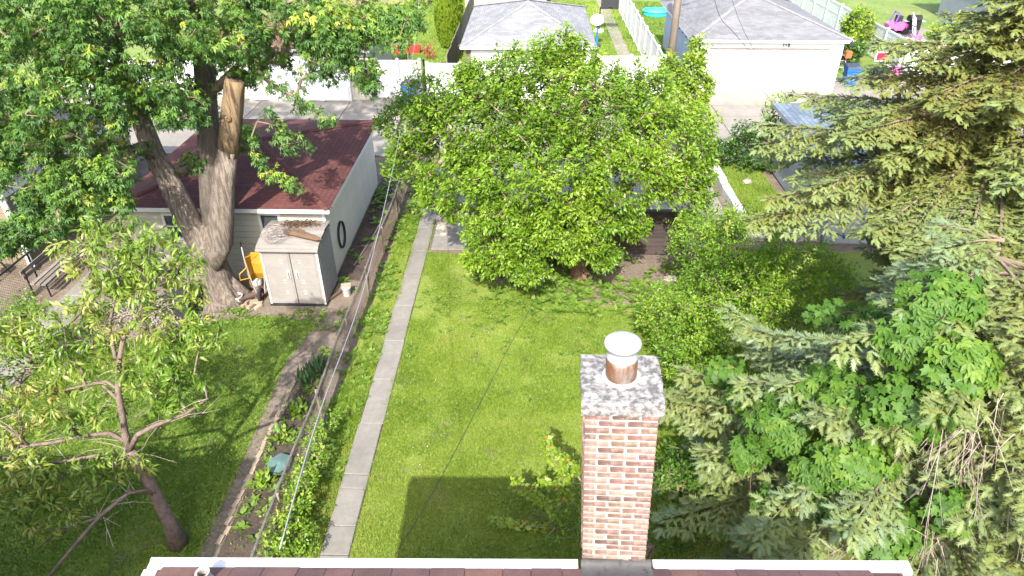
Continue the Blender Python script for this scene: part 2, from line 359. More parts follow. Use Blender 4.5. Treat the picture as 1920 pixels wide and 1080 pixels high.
mat('gutter_white', (0.486, 0.486, 0.481), (0.424, 0.424, 0.424), .45, 3, 'obj', fine=.03, dirt=((.25, .21, .17), 6, .6, .78))
mat('white_vinyl', (0.680, 0.680, 0.680), (0.629, 0.629, 0.633), .4, 2, 'obj', fine=.02)
mat('white_door', (0.720, 0.720, 0.711), (0.666, 0.666, 0.657), .45, 2, 'obj', fine=.02)
mat('white_siding', (.79, .79, .78), (.73, .73, .72), .5, 2, 'obj', fine=.03)
mat('white_siding_shade', (.42, .47, .55), (.38, .43, .51), .55, 2, 'obj', fine=.04)  # white siding with the bluish shade of the left side painted in
mat('cream_siding', (0.410, 0.401, 0.321), (0.370, 0.360, 0.288), .55, 2.5, 'obj', fine=.05, dirt=((.38, .36, .28), 3, .64, .8), var=.04)
mat('cream_siding_shade', (.53, .50, .42), (.48, .455, .385), .55, 2.5, 'obj', fine=.04, var=.03)  # cream siding brightened and warmed to offset the side wall's blue shade
mat('tan_siding', (0.191, 0.156, 0.102), (0.169, 0.136, 0.089), .6, 2.5, 'obj', fine=.06, var=.05)  # tan darkened evenly, the maple's shade on the garage put into the colour
mat('dark_siding', (.14, .10, .085), (.10, .075, .065), .7, 4, 'obj', fine=.2)
mat('grey_siding', (0.255, 0.268, 0.289), (0.221, 0.234, 0.255), .6, 2, 'obj', fine=.05, var=.04)
mat('house_brick_wall', (.36, .22, .16), (.28, .17, .13), .9, 5, 'obj', .3, fine=.2)
mat('pink_brick', (.50, .33, .26), (.44, .28, .22), .9, 5, 'obj', fine=.2)
mat('glass', (.03, .035, .045), (.05, .055, .065), .08, 2, 'obj', spec=.6)
mat('flashing', (0.056, 0.055, 0.056), (0.040, 0.038, 0.040), .6, 6, 'obj', .3, .01, fine=.15, dirt=((.012, .011, .01), 9, .56, .64))
mat('lead', (.42, .40, .37), (.22, .19, .17), .6, 12, 'obj', .4, .01, fine=.2, metal=.2)
mat('galvanized', (0.533, 0.540, 0.547), (0.446, 0.454, 0.461), .32, 9, 'obj', fine=.06, metal=.45)
mat('rusty_flue', (0.368, 0.352, 0.336), (0.208, 0.096, 0.040), .5, 5, 'obj', fine=.2, metal=.45, stretch=(1, 1, .35), lo=.36, hi=.52)
mat('fence_metal', (.30, .27, .245), (.19, .155, .13), .5, 12, 'obj', fine=.15, metal=.6)
mat('rust_post', (.30, .21, .17), (.38, .30, .26), .7, 12, 'obj', fine=.2, metal=.2)
mat('resin', (0.247, 0.230, 0.213), (0.227, 0.209, 0.193), .6, 3, 'obj', .15, .003, fine=.05, dirt=((.19, .17, .15), 2.2, .52, .8))
mat('resin_roof', (0.237, 0.211, 0.194), (0.176, 0.160, 0.143), .7, 4, 'obj', .3, .004, fine=.15, stretch=(.4, 3, 1), dirt=((.17, .14, .11), 4, .6, .8), var=.12)
mat('resin_side', (0.217, 0.211, 0.208), (0.198, 0.191, 0.187), .6, 3, 'obj', .15, .003, fine=.06)
mat('resin_pale', (0.482, 0.459, 0.427), (0.427, 0.404, 0.382), .5, 3, 'obj')
mat('bark_maple', (0.300, 0.247, 0.199), (0.151, 0.120, 0.097), .95, 17, 'obj', 1.0, .08, fine=.4, stretch=(1, 1, .13), lo=.42, hi=.56)
mat('bark_dark', (.13, .11, .09), (.065, .052, .042), .95, 10, 'obj', .9, .04, fine=.3, stretch=(1, 1, .18))
mat('snag_wood', (0.203, 0.142, 0.076), (0.060, 0.038, 0.023), .9, 6, 'obj', .8, .04, fine=.3, stretch=(1.6, 1.6, .18), lo=.45, hi=.62)
mat('bark_peach', (.20, .145, .12), (.11, .078, .066), .85, 10, 'obj', .6, .02, fine=.25)
mat('bark_brown', (0.171, 0.104, 0.063), (0.099, 0.061, 0.038), .9, 9, 'obj', .7, .03, fine=.3, stretch=(1, 1, .3))
mat('twig', (.23, .175, .125), (.15, .11, .08), .9, 8, 'obj')
mat('pale_twig', (.36, .30, .235), (.26, .21, .165), .9, 8, 'obj')
mat('wood_grey', (0.189, 0.164, 0.140), (0.133, 0.115, 0.098), .9, 5, 'obj', .4, .01, fine=.2, stretch=(1, 1, .2), var=.15)
mat('wood_pole', (0.217, 0.176, 0.139), (0.158, 0.124, 0.098), .9, 6, 'obj', .5, .01, fine=.25, stretch=(1, 1, .1))
mat('dark_plank', (0.063, 0.047, 0.041), (0.045, 0.034, 0.030), .75, 4, 'obj', .3, .006, fine=.2, stretch=(.3, 1, 2), var=.2)
mat('black_metal', (.016, .016, .018), (.024, .024, .026), .45, 5, 'obj', metal=.3)
mat('black_plastic', (.02, .021, .023), (.03, .031, .034), .5, 5, 'obj', fine=.1)
mat('cable_grey', (.28, .28, .30), (.36, .36, .38), .5, 30, 'obj', metal=.3)
mat('cable_black', (.014, .014, .015), (.02, .02, .02), .6, 10, 'obj')
mat('yellow_paint', (0.413, 0.217, 0.017), (0.315, 0.158, 0.015), .5, 6, 'obj', fine=.15, dirt=((.22, .10, .03), 8, .6, .72))
mat('rubber', (.018, .018, .018), (.028, .028, .028), .85, 8, 'obj')
mat('cart_blue', (.014, .105, .42), (.012, .09, .37), .45, 4, 'obj', fine=.05)
mat('white_print', (.8, .8, .8), (.76, .76, .76), .6, 3, 'obj')
mat('cart_lid', (.03, .033, .05), (.04, .043, .06), .5, 4, 'obj')
mat('pool_plastic', (.03, .44, .52), (.03, .38, .47), .35, 3, 'obj')
mat('pool_water', (.10, .60, .62), (.08, .55, .58), .06, 3, 'pos', spec=.6)
mat('toy_blue', (.015, .20, .56), (.015, .18, .5), .4, 3, 'obj')
mat('toy_pink', (.62, .13, .36), (.55, .10, .31), .4, 3, 'obj')
mat('toy_purple', (.16, .06, .38), (.13, .05, .32), .4, 3, 'obj')
mat('sign_red', (.62, .012, .05), (.55, .01, .045), .5, 3, 'obj')
mat('orange_plastic', (.65, .12, .04), (.58, .1, .035), .5, 3, 'obj')
mat('planter_red', (.42, .045, .03), (.34, .035, .025), .5, 5, 'obj', fine=.1)
mat('white_ceramic', (0.576, 0.568, 0.544), (0.480, 0.472, 0.448), .35, 5, 'obj', fine=.06)
mat('green_plastic', (.10, .17, .155), (.08, .135, .125), .55, 5, 'obj', fine=.15)
mat('bark_chunk', (0.192, 0.118, 0.068), (0.105, 0.062, 0.037), .95, 14, 'obj', .9, .03, fine=.35, stretch=(1, 4, 4))
mat('dead_leaf', (0.088, 0.052, 0.028), (0.050, 0.030, 0.017), .95, 12, 'obj', fine=.4)
mat('rock', (0.300, 0.262, 0.217), (0.210, 0.188, 0.158), .9, 4, 'obj', .6, .03, fine=.2, var=.15)
mat('gravel', (0.300, 0.270, 0.240), (0.203, 0.180, 0.158), .9, 9, 'obj', fine=.3, var=.2)
mat('bird_black', (.02, .02, .024), (.05, .05, .06), .55, 12, 'obj')
mat('flower_red', (.55, .05, .045), (.42, .04, .035), .6, 8, 'obj')
def grass_mat(name, stops): return leaf_mat(name, stops, .3, .55, .25, (1.2, 1.15, .5))
grass_mat('grass', [(0, (.078, .142, .011)), (.45, (.15, .235, .018)), (.75, (.215, .275, .034)), (1, (.30, .295, .08))])
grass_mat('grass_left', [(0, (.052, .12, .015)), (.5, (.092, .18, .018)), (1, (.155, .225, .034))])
leaf_mat('leaf_weed', [(0, (.07, .13, .015)), (.6, (.13, .21, .025)), (1, (.21, .25, .06))])
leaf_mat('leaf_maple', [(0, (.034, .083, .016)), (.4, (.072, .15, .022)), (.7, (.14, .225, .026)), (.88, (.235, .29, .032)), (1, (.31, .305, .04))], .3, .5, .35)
leaf_mat('leaf_mulberry', [(0, (.058, .118, .010)), (.4, (.12, .205, .013)), (.75, (.185, .275, .02)), (1, (.26, .325, .045))], .36, .4, .4)
leaf_mat('leaf_peach', [(0, (.06, .12, .014)), (.4, (.12, .195, .02)), (.75, (.20, .245, .032)), (1, (.31, .27, .075))], .36, .38, .45)
leaf_mat('leaf_spruce', [(0, (.095, .072, .018)), (.3, (.125, .123, .026)), (.55, (.133, .158, .038)), (.8, (.14, .175, .055)), (1, (.135, .18, .085))], .18, .5, .35, (1.1, 1.1, .7))
leaf_mat('leaf_vine', [(0, (.028, .07, .009)), (.5, (.06, .128, .013)), (1, (.12, .185, .02))], .3, .52, .25)
leaf_mat('leaf_shrub', [(0, (.075, .15, .012)), (.45, (.14, .24, .017)), (.8, (.22, .30, .03)), (1, (.29, .32, .055))], .36, .42, .4)
leaf_mat('leaf_lime', [(0, (.10, .17, .012)), (.5, (.185, .26, .02)), (1, (.28, .32, .035))], .36, .42, .4)
leaf_mat('leaf_dark', [(0, (.02, .055, .010)), (.5, (.042, .10, .013)), (1, (.08, .15, .02))], .3, .4, .45)
leaf_mat('leaf_iris', [(0, (.05, .10, .04)), (1, (.10, .16, .07))], .25)
leaf_mat('leaf_red', [(0, (.30, .02, .03)), (1, (.42, .05, .05))], .3)
# ---------------------------------------------------------------- ground, roads, paths
def sheet(name, poly, z, m, parent=None):
    mb = MB(); mb.add([(x, y, z) for x, y in poly], [tuple(range(len(poly)))]); o = mb.build(name, m, parent)
    if parent is None: tag(o, kind='structure')
    return o
sheet('ground', [(-700, -700), (700, -700), (700, 900), (-700, 900)], 0, 'soil')
LAWN = [(-3.2, 5.0), (5.2, 5.0), (5.2, 15.6), (3.6, 16.3), (1.9, 16.0), (.6, 16.7), (-.9, 17.2), (-1.6, 18.6), (-3.2, 18.8)]
LEFTLAWN = [(-12.3, 5.0), (-6.0, 5.0), (-5.98, 9.5), (-6.05, 13.2), (-5.7, 15.0), (-7.0, 15.25), (-8.4, 14.9), (-9.4, 14.4), (-12.2, 13.6)]
STRIP = [(-4.5, 5.0), (-3.73, 5.0), (-3.73, 26), (-4.3, 26)]
sheet('lawn', LAWN, .005, 'turf'); sheet('side_lawn', LEFTLAWN, .005, 'turf'); sheet('grass_verge', STRIP, .005, 'turf')
sheet('neighbour_lawn', [(7.55, 20.4), (9.3, 20.4), (9.3, 26.2), (7.55, 26.2)], .005, 'turf')
sheet('right_lawn', [(5.4, 5), (30, 5), (30, 19.2), (5.4, 19.2)], .004, 'turf')
sheet('planting_bed', [(-5.62, 5), (-4.75, 5), (-4.8, 13.6), (-5.2, 13.9), (-5.62, 11)], .006, 'dark_soil')
sheet('bed_margin', [(-6.1, 5), (-4.4, 5), (-4.4, 15), (-6.1, 15)], .003, 'bare_soil')
sheet('apron', [(15.8, 35.9), (26, 35.9), (26, 38.4), (15.8, 38.4)], .045, 'alley_concrete')
sheet('far_patio', [(22.6, 45.6), (29.5, 45.6), (29.5, 50.8), (22.6, 50.8)], .012, 'alley_concrete')
sheet('tree_bed', [(-1.7, 18.7), (-1.0, 17.1), (.6, 16.6), (2, 15.9), (3.7, 16.2), (5.2, 15.5), (5.4, 18.7)], .008, 'bare_soil')
sheet('dirt_patch', [(-10.6, 14.9), (-7, 15.2), (-5.5, 14.9), (-4.65, 14.2), (-4.65, 17), (-10.6, 17)], .006, 'bare_soil')
sheet('side_passage', [(-5.72, 17.2), (-4.7, 17), (-4.7, 26), (-5.72, 26)], .006, 'dark_soil')
sheet('far_lawn', [(-60, 36.2), (80, 36.2), (80, 120), (-60, 120)], .004, 'far_turf')
# concrete walk: slabs with open joints
def walk(name, x0, x1, ys, m='concrete', tilt=.012, zt=.045):
    base = sheet(name, [(x0-.01, ys[0]), (x1+.01, ys[0]), (x1+.01, ys[-1]), (x0-.01, ys[-1])], .012, 'dark_soil')
    for i in range(len(ys)-1):
        a, b = ys[i]+.008, ys[i+1]-.008; z = [zt+random.uniform(-tilt, tilt) for _ in range(2)]; mb = MB(); e = .012
        jx = random.uniform(-.012, .012); xa, xb = x0+jx, x1+jx
        mb.add([(xa, a, .0), (xb, a, 0), (xb, b, 0), (xa, b, 0), (xa, a, z[0]-e), (xb, a, z[0]-e), (xb, b, z[1]-e), (xa, b, z[1]-e), (xa+e, a+e, z[0]), (xb-e, a+e, z[0]), (xb-e, b-e, z[1]), (xa+e, b-e, z[1])],
               [(0, 1, 5, 4), (1, 2, 6, 5), (2, 3, 7, 6), (3, 0, 4, 7), (4, 5, 9, 8), (5, 6, 10, 9), (6, 7, 11, 10), (7, 4, 8, 11), (8, 9, 10, 11)])
        mb.build('slab', m, base)
    return base
walk('garden_walk', -3.73, -3.2, [4.4, 7.72, 8.35, 9.25, 9.62, 11.1, 12.6, 14.15, 15.75, 17.3, 18.85, 20.4, 22, 23.6, 25.2, 26.5])
walk('patio', -3.12, -1.0, [18.95, 19.85, 20.9])
walk('far_path', 5.35, 6.15, [36.4, 38, 39.6, 41.2, 42.8, 44.4, 46, 47.6, 49.2, 50.8, 52.4, 54, 55.6, 57.2, 58.8, 60.4, 62], 'alley_concrete')
walk('left_walk', -13.35, -12.4, [9, 10.4, 11.8, 13.2, 14.6, 16, 17.4, 18.8], 'concrete')
al = sheet('alley', [(-80, 26.6), (80, 26.6), (80, 36.0), (-80, 36.0)], .008, 'dark_soil')
for i in range(-7, 9):
    for y0, y1 in ((26.65, 28.9), (28.9, 31.9), (31.9, 33.55), (33.55, 36.0)):
        jit = 1.3*((int(y0) % 3)-1); MB().box(i*4.5+jit+.02, i*4.5+4.48+jit, y0+.015, y1-.015, 0, .05+random.uniform(-.006, .006)).build('slab', 'alley_concrete', al)
pad = sheet('parking_pad', [(-2.6, 21.2), (7.0, 21.2), (7.0, 26.6), (-2.6, 26.6)], .011, 'dark_soil')
for i in range(3):
    for y0 in (21.25, 23.95): MB().box(-2.55+i*3.18, -2.55+i*3.18+3.15, y0, y0+2.65, 0, .04).build('slab', 'alley_concrete', pad)
# ---------------------------------------------------------------- the house under the camera: hip roof, gutter, chimney
house = thing('brick_house', 'house with reddish brown shingle roof, white gutter and a brick chimney', 'house', (.5, -4, 0))
HX0, HX1, HY0, HY1, EZ = -3.1, 3.2, -14.0, 3.54, 5.83
MB().box(HX0+.35, HX1-.35, HY0+.35, HY1-.3, 0, EZ-.12).build('wall', 'house_brick_wall', house)
SL = .45
def hip(mb, x0, x1, y0, y1, z, dz, mi=0, ridge=None):
    cx = (x0+x1)/2; hw = (x1-x0)/2
    if ridge is None:
        if (y1-y0) >= (x1-x0): r0, r1 = (cx, y0+hw), (cx, y1-hw)
        else: hd = (y1-y0)/2; r0, r1 = (x0+hd, y0+hd), (x1-hd, y0+hd)
    else: r0, r1 = ridge
    V = [(x0, y0, z), (x1, y0, z), (x1, y1, z), (x0, y1, z), (r0[0], r0[1], z+dz), (r1[0], r1[1], z+dz)]
    if abs(r0[0]-r1[0]) < 1e-6 and abs(r0[1]-r1[1]) < 1e-6: F = [(0, 1, 4), (1, 2, 4), (2, 3, 4), (3, 0, 4)]
    elif abs(r0[0]-r1[0]) < 1e-6: F = [(0, 1, 4), (1, 2, 5, 4), (2, 3, 5), (3, 0, 4, 5)]
    else: F = [(0, 1, 5, 4), (1, 2, 5), (2, 3, 4, 5), (3, 0, 4)]
    mb.add(V, F+[(3, 2, 1, 0)], mi)
hw = (HX1-HX0)/2
mb = MB(); hip(mb, HX0, HX1, HY0, HY1, EZ, hw*SL); roof = mb.build('roof', 'house_roof', house)
mb = MB(); mb.box(HX0+.02, HX1-.02, HY1-.02, HY1+.004, EZ-.16, EZ-.005); mb.box(HX0-.004, HX0+.02, HY0, HY1, EZ-.16, EZ-.005); mb.build('fascia', 'white_trim', house)
# shingle courses along the eave: each shingle its own piece
ang = math.atan(SL); sv = []
for k in range(4):
    w = .232+.028*k; mb = MB(); mb.box(-w/2, w/2, -.17, .0, -.002, .008); mb.box(-w/2+.004, w/2-.004, -.175, -.006, .008, .0095) ; sv.append(mb.mesh('shingle', 'roof_shingle'))
for c in range(5):
    x = HX0+.02+c*.14*1.0 + (.0 if c % 2 else -.0); lim = HX1-.02-c*.13
    x += random.uniform(0, .02)
    while x < lim-.1:
        k = random.randrange(4); w = .232+.028*k
        if x+w > lim: break
        d = c*.135
        inst('shingle', sv[k], roof, (x+w/2, HY1+.012-d*math.cos(ang), EZ+.006+d*math.sin(ang)+.004*(1 if random.random() < .3 else 0)), (-ang, 0, random.uniform(-.008, .008)))
        x += w+.004
# gutters: a white trough with a guard of perforated strip
def gutter(parent, x0, x1):
    mb = MB(); y0, y1 = HY1+.012, HY1+.095
    mb.box(x0, x1, y0, y1, EZ-.12, EZ-.112); mb.box(x0, x1, y1, y1+.012, EZ-.12, EZ+.0); mb.box(x0, x1, y0-.006, y0, EZ-.12, EZ-.015); mb.box(x0, x1, y1-.012, y1+.016, EZ, EZ+.01)
    mb.box(x0, x0+.006, y0, y1, EZ-.112, EZ); mb.box(x1-.006, x1, y0, y1, EZ-.112, EZ)
    g = mb.build('gutter', 'gutter_white', parent)
    gm = MB(); gm.box(x0+.01, x1-.01, y0-.012, y1-.014, EZ-.004, EZ+.004); gm.build('gutter_guard', 'guard_mesh', g)
    return g
def guard_material():
    m, t, o, b = _nodes('guard_mesh'); v = _coord(t, 'pos'); mp = t.nodes.new('ShaderNodeMapping'); mp.inputs['Scale'].default_value = (75, 75, 75); t.links.new(v, mp.inputs[0])
    vo = t.nodes.new('ShaderNodeTexVoronoi'); vo.inputs['Randomness'].default_value = .15; vo.inputs['Scale'].default_value = 1; t.links.new(mp.outputs[0], vo.inputs['Vector'])
    hole = _ramp(t, vo.outputs['Distance'], [(.30, (.12, .12, .125)), (.42, (.52, .52, .52))]); ptch = _ramp(t, _noise(t, v, 2.2, 3), [(.45, (0, 0, 0)), (.55, (1, 1, 1))])
    col = _mix(t, ptch, (.56, .56, .56), hole); t.links.new(col, b.inputs['Base Color']); b.inputs['Roughness'].default_value = .5
guard_material()
gutter(house, HX0-.1, .47); gutter(house, 1.11, HX1+.1)
mb = MB(); mb.box(HX0-.12, HX0-.006, HY0, HY1+.005, EZ-.12, EZ-.005); mb.build('gutter', 'gutter_white', house)
# tar patch and vent pipe near the corner
TA = lambda x, y, lift=0: (x, y, EZ+(HY1-y)*SL+lift)
mb = MB(); pts = [TA(-2.98, 3.53, .014), TA(-2.72, 3.535, .014), TA(-2.6, 3.5, .014), TA(-2.62, 3.3, .014), TA(-2.86, 3.2, .014)]; mb.add(pts, [(0, 1, 2, 3, 4)]); mb.build('metal_patch', 'old_brick', roof)
mb = MB(); v0 = TA(-2.62, 3.39); mb.lathe([(.075, .0), (.06, .05), (.055, .11), (.06, .125), (.04, .12), (.036, .03)], (v0[0], v0[1], v0[2]-.01), 14); mb.build('vent_pipe', 'lead', roof)
mb = MB(); mb.add([TA(-2.5, 3.545, .016), TA(-2.33, 3.55, .016), TA(-2.2, 3.3, .016), TA(-2.42, 3.2, .016)], [(0, 1, 2, 3)]); mb.build('tar_patch', 'flashing', roof)
# chimney
CX0, CX1, CY0, CY1, CZ0, CZ1 = .52, 1.055, 3.60, 4.08, 4.6, 7.585
chim = MB().box(CX0+.008, CX1-.008, CY0+.008, CY1-.008, 0, CZ1).build('chimney', 'mortar', house)
bv = []
def brick_mesh(L, W=.095, Hh=.047, seed=0):
    r = random.Random(seed); e = .005; mb = MB(); V = []
    for z, i in ((-Hh/2, 0), (Hh/2, 0)):
        pass
    j = lambda a: a + r.uniform(-.003, .003)
    ring = lambda z, i: [(j(-L/2+i), j(-W/2+i), z), (j(L/2-i), j(-W/2+i), z), (j(L/2-i), j(W/2-i), z), (j(-L/2+i), j(W/2-i), z)]
    V = ring(-Hh/2, e) + ring(-Hh/2+e, 0) + ring(Hh/2-e, 0) + ring(Hh/2, e)
    F = [(3, 2, 1, 0), (12, 13, 14, 15)]
    for a in (0, 4, 8):
        F += [(a+k, a+(k+1) % 4, a+4+(k+1) % 4, a+4+k) for k in range(4)]
    return mb.add(V, F).mesh('brick', 'chimney_brick')
BM = {}
def bmesh_for(L):
    k = round(L, 2)
    if (k, 0) not in BM:
        for s in range(3): BM[(k, s)] = brick_mesh(L, seed=int(k*1000)+s)
    return BM[(k, random.randrange(3))]
nb = 0
course, z = .0672, 5.93
ci = 0
while z < CZ1-.03:
    def row(a0, a1, place, shift):
        L = .19; cuts = [a0]; x = a0 + (L*.5 if shift else L)
        while x < a1-.05: cuts.append(x+.009); x += L+.02
        cuts.append(a1+.012)
        for q in range(len(cuts)-1):
            l = cuts[q+1]-cuts[q]-.02
            if l > .04: place((cuts[q]+cuts[q+1]-.02)/2+.004, max(.05, l))
    jj = lambda: random.uniform(-.0035, .0035)
    row(CX0, CX1, lambda x, l: inst('brick', bmesh_for(l), chim, (x, CY0+.0435+jj(), z+jj()*.5), (jj(), jj(), jj())), ci % 2)
    row(CY0+.1, CY1, lambda y, l: inst('brick', bmesh_for(l), chim, (CX0+.0435+jj(), y, z+jj()*.5), (jj(), jj(), math.pi/2)), ci % 2)
    row(CY0+.1, CY1, lambda y, l: inst('brick', bmesh_for(l), chim, (CX1-.0435+jj(), y, z+jj()*.5), (jj(), jj(), math.pi/2)), ci % 2)
    z += course; ci += 1
def jag_slab(x0, x1, y0, y1, z0, z1, n=7, e=.012, amp=.006):
    per = []
    for a, b in (((x0, y0), (x1, y0)), ((x1, y0), (x1, y1)), ((x1, y1), (x0, y1)), ((x0, y1), (x0, y0))):
        for i in range(n): t = i/n; per.append((a[0]+(b[0]-a[0])*t+random.uniform(-amp, amp), a[1]+(b[1]-a[1])*t+random.uniform(-amp, amp)))
    c = ((x0+x1)/2, (y0+y1)/2); ins = [(p[0]+(c[0]-p[0])*e*4, p[1]+(c[1]-p[1])*e*4) for p in per]; m = len(per)
    V = [(p[0], p[1], z0) for p in per] + [(p[0], p[1], z1-e) for p in per] + [(p[0], p[1], z1+random.uniform(-.004, .004)) for p in ins]
    F = [tuple(range(m))[::-1], tuple(range(2*m, 3*m))] + [(i, (i+1) % m, m+(i+1) % m, m+i) for i in range(m)] + [(m+i, m+(i+1) % m, 2*m+(i+1) % m, 2*m+i) for i in range(m)]
    return MB().add(V, F)
cap = jag_slab(CX0-.025, CX1+.03, CY0-.03, CY1+.055, CZ1, CZ1+.115).build('cap', 'cap_concrete', chim)
fx, fy, fz = .79, 3.87, CZ1+.115
mb = MB().lathe([(.115, -.03), (.115, .17), (.11, .185)], (fx, fy, fz), 28); flue = mb.build('flue', 'rusty_flue', chim, smooth=True)
MB().lathe([(.135, -.01), (.14, .012), (.125, .018), (.107, .02)], (fx, fy, fz), 24).build('flue_collar', 'pale_concrete', chim)
MB().lathe([(.114, .183), (.114, .2), (.09, .225), (.085, .25), (.1, .262), (.1, .285), (.132, .295), (.134, .315), (.125, .325), (.06, .334), (0.001, .336)], (fx, fy, fz), 28).build('flue_cap', 'galvanized', chim, smooth=True)
# the stack leans a little
pv = Vector((.79-.5, 3.84+4, 5.85)); rm = Matrix.Rotation(R(-2.6), 3, 'Y'); rm = Matrix.Rotation(R(-4.5), 3, 'Z') @ rm; chim.rotation_euler = rm.to_euler(); chim.location = pv - rm @ pv
# dark flashing apron on the roof below the chimney
mb = MB(); xs = np.linspace(CX0-.03, CX1+.03, 9); V = []
for y in (CY0-.006, CY0-.03, CY0-.2, CY0-.42): V += [(x, y+random.uniform(-.006, .006)*(y < CY0-.1), EZ+max(0, HY1-y)*SL+.02+(.07 if y > CY0-.02 else 0)+random.uniform(0, .006)) for x in xs]
F = [(r*9+i, r*9+i+1, (r+1)*9+i+1, (r+1)*9+i) for r in range(3) for i in range(8)]; mb.add(V, [f[::-1] for f in F]); mb.build('flashing', 'flashing', house, smooth=True)

# the house stands a degree askew to the lot
pv = Vector((.8, 3.6, 0)); rz_ = R(1.2); house.rotation_euler = (0, 0, rz_); house.location = pv + Matrix.Rotation(rz_, 3, 'Z') @ (Vector((.5, -4, 0))-pv)
# the neighbour's house left of the frame (its eave shades the left garden)
nh = thing('neighbour_house', 'neighbouring house whose eave stands left of the shingled roof', 'house', (-10, -3, 0))
MB().box(-15.2, -6.95, -12, 3.2, 0, 6.1).build('wall', 'house_brick_wall', nh)
mb = MB(); hip(mb, -15.6, -6.6, -12.4, 3.55, 6.25, 1.9); mb.build('roof', 'dark_roof', nh)
MB().box(-15.58, -6.62, -12.38, 3.53, 6.101, 6.245).build('soffit', 'white_trim', nh)
# ---------------------------------------------------------------- garages
def lap_board(L, pitch, m, name='board'):
    pitch -= .014; mb = MB(); mb.add([(0, 0, 0), (L, 0, 0), (L, 0, pitch), (0, 0, pitch), (0, -.034, 0), (L, -.034, 0), (L, -.022, pitch), (0, -.022, pitch)], [(4, 5, 6, 7), (0, 4, 7, 3), (1, 2, 6, 5), (3, 7, 6, 2), (0, 1, 5, 4)]); return mb.mesh(name, m)
def boards(parent, p, L, rz, z0, z1, pitch, m, gaps=()):
    """lapped boards along a wall; rz=0 faces -Y, pi/2 faces +X; gaps=(a,b,zlo,zhi) openings"""
    cache = {}
    n = int(round((z1-z0)/pitch)); pitch = (z1-z0)/n
    for i in range(n):
        z = z0+i*pitch; segs = [(0, L)]
        for a, b, lo, hi in gaps:
            if z+pitch > lo+.02 and z < hi-.02: segs = [q for s in segs for q in ((s[0], min(s[1], a)), (max(s[0], b), s[1])) if q[1]-q[0] > .03]
        for a, b in segs:
            k = round(b-a, 3)
            if k not in cache: cache[k] = lap_board(k, pitch, m)
            inst('board', cache[k], parent, (p[0]+a*math.cos(rz), p[1]+a*math.sin(rz), z), (0, 0, rz))
def siding_mesh(parent, p, L, rz, z0, z1, pitch, m):
    mb = MB(); n = int(round((z1-z0)/pitch)); pitch = (z1-z0)/n; T = Matrix.Translation((p[0], p[1], 0)) @ Matrix.Rotation(rz, 4, 'Z')
    for i in range(n):
        z = z0+i*pitch; mb.add([T @ Vector(q) for q in ((0, -.03, z), (L, -.03, z), (L, -.004, z+pitch), (0, -.004, z+pitch), (0, 0, z), (L, 0, z))], [(0, 1, 2, 3), (4, 5, 1, 0)])
    return tag(mb.build('siding', m, parent), kind='stuff')
def roof_part(parent, x0, x1, y0, y1, z, dz, m, trim='white_trim', ridge=None, th=.13, cap=None):
    mb = MB(); hip(mb, x0, x1, y0, y1, z, dz, ridge=ridge); r = mb.build('roof', m, parent)
    mb = MB(); t = .02
    mb.box(x0+.01, x1-.01, y0, y0+t, z-th, z-.004); mb.box(x0+.01, x1-.01, y1-t, y1, z-th, z-.004); mb.box(x0, x0+t, y0+t+.002, y1-t-.002, z-th, z-.006); mb.box(x1-t, x1, y0+t+.002, y1-t-.002, z-th, z-.006)
    mb.box(x0+.03, x1-.03, y0+.03, y1-.03, z-th+.02, z-th+.05)
    mb.build('fascia', trim, parent)
    if cap:      # ridge cap along each hip
        cx = (x0+x1)/2 if ridge is None else ridge[0][0]
        if ridge is None: hd = min(x1-x0, y1-y0)/2; tops = [((x0, y0), (x0+hd, y0+hd)), ((x1, y0), (x1-hd, y0+hd)), ((x1, y1), (x1-hd, y1-hd)), ((x0, y1), (x0+hd, y1-hd))]
        else: tops = [((x0, y0), ridge[0]), ((x1, y0), ridge[0] if ridge[0][0] == ridge[1][0] else ridge[1]), ((x1, y1), ridge[1]), ((x0, y1), ridge[1] if ridge[0][0] == ridge[1][0] else ridge[0])]
        for a, b in tops:
            c = MB(); n = 9; A = Vector((a[0], a[1], z)); B = Vector((b[0], b[1], z+dz)); d = (B-A).normalized(); s = d.cross(Vector((0, 0, 1))).normalized()*.13
            for i in range(n):
                p = A+(B-A)*(i/n); q = A+(B-A)*((i+1.06)/n); lift = Vector((0, 0, .045)); c.add([p+s+lift*.1, p+lift*1.1, p-s+lift*.1, q+s+lift*.0, q+lift, q-s+lift*.0], [(0, 1, 4, 3), (1, 2, 5, 4)])
            c.build('ridge_cap', cap, r)
    return r
def sect_door(parent, x0, x1, y, z0, z1, n, m='white_door', cols=0):
    d = MB().box(x0, x1, y+.03, y+.07, z0, z1).build('door', m, parent); h = (z1-z0)/n
    for i in range(n):
        p = MB().box(x0+.015, x1-.015, y+.004, y+.03, z0+i*h+.006, z0+(i+1)*h-.006)
        if cols:
            w = (x1-x0-.1)/cols
            for c in range(cols): p.box(x0+.05+c*w+.06, x0+.05+(c+1)*w-.06, y-.004, y+.004, z0+i*h+.09, z0+(i+1)*h-.09)
        p.build('door_panel', m, d)
    return d
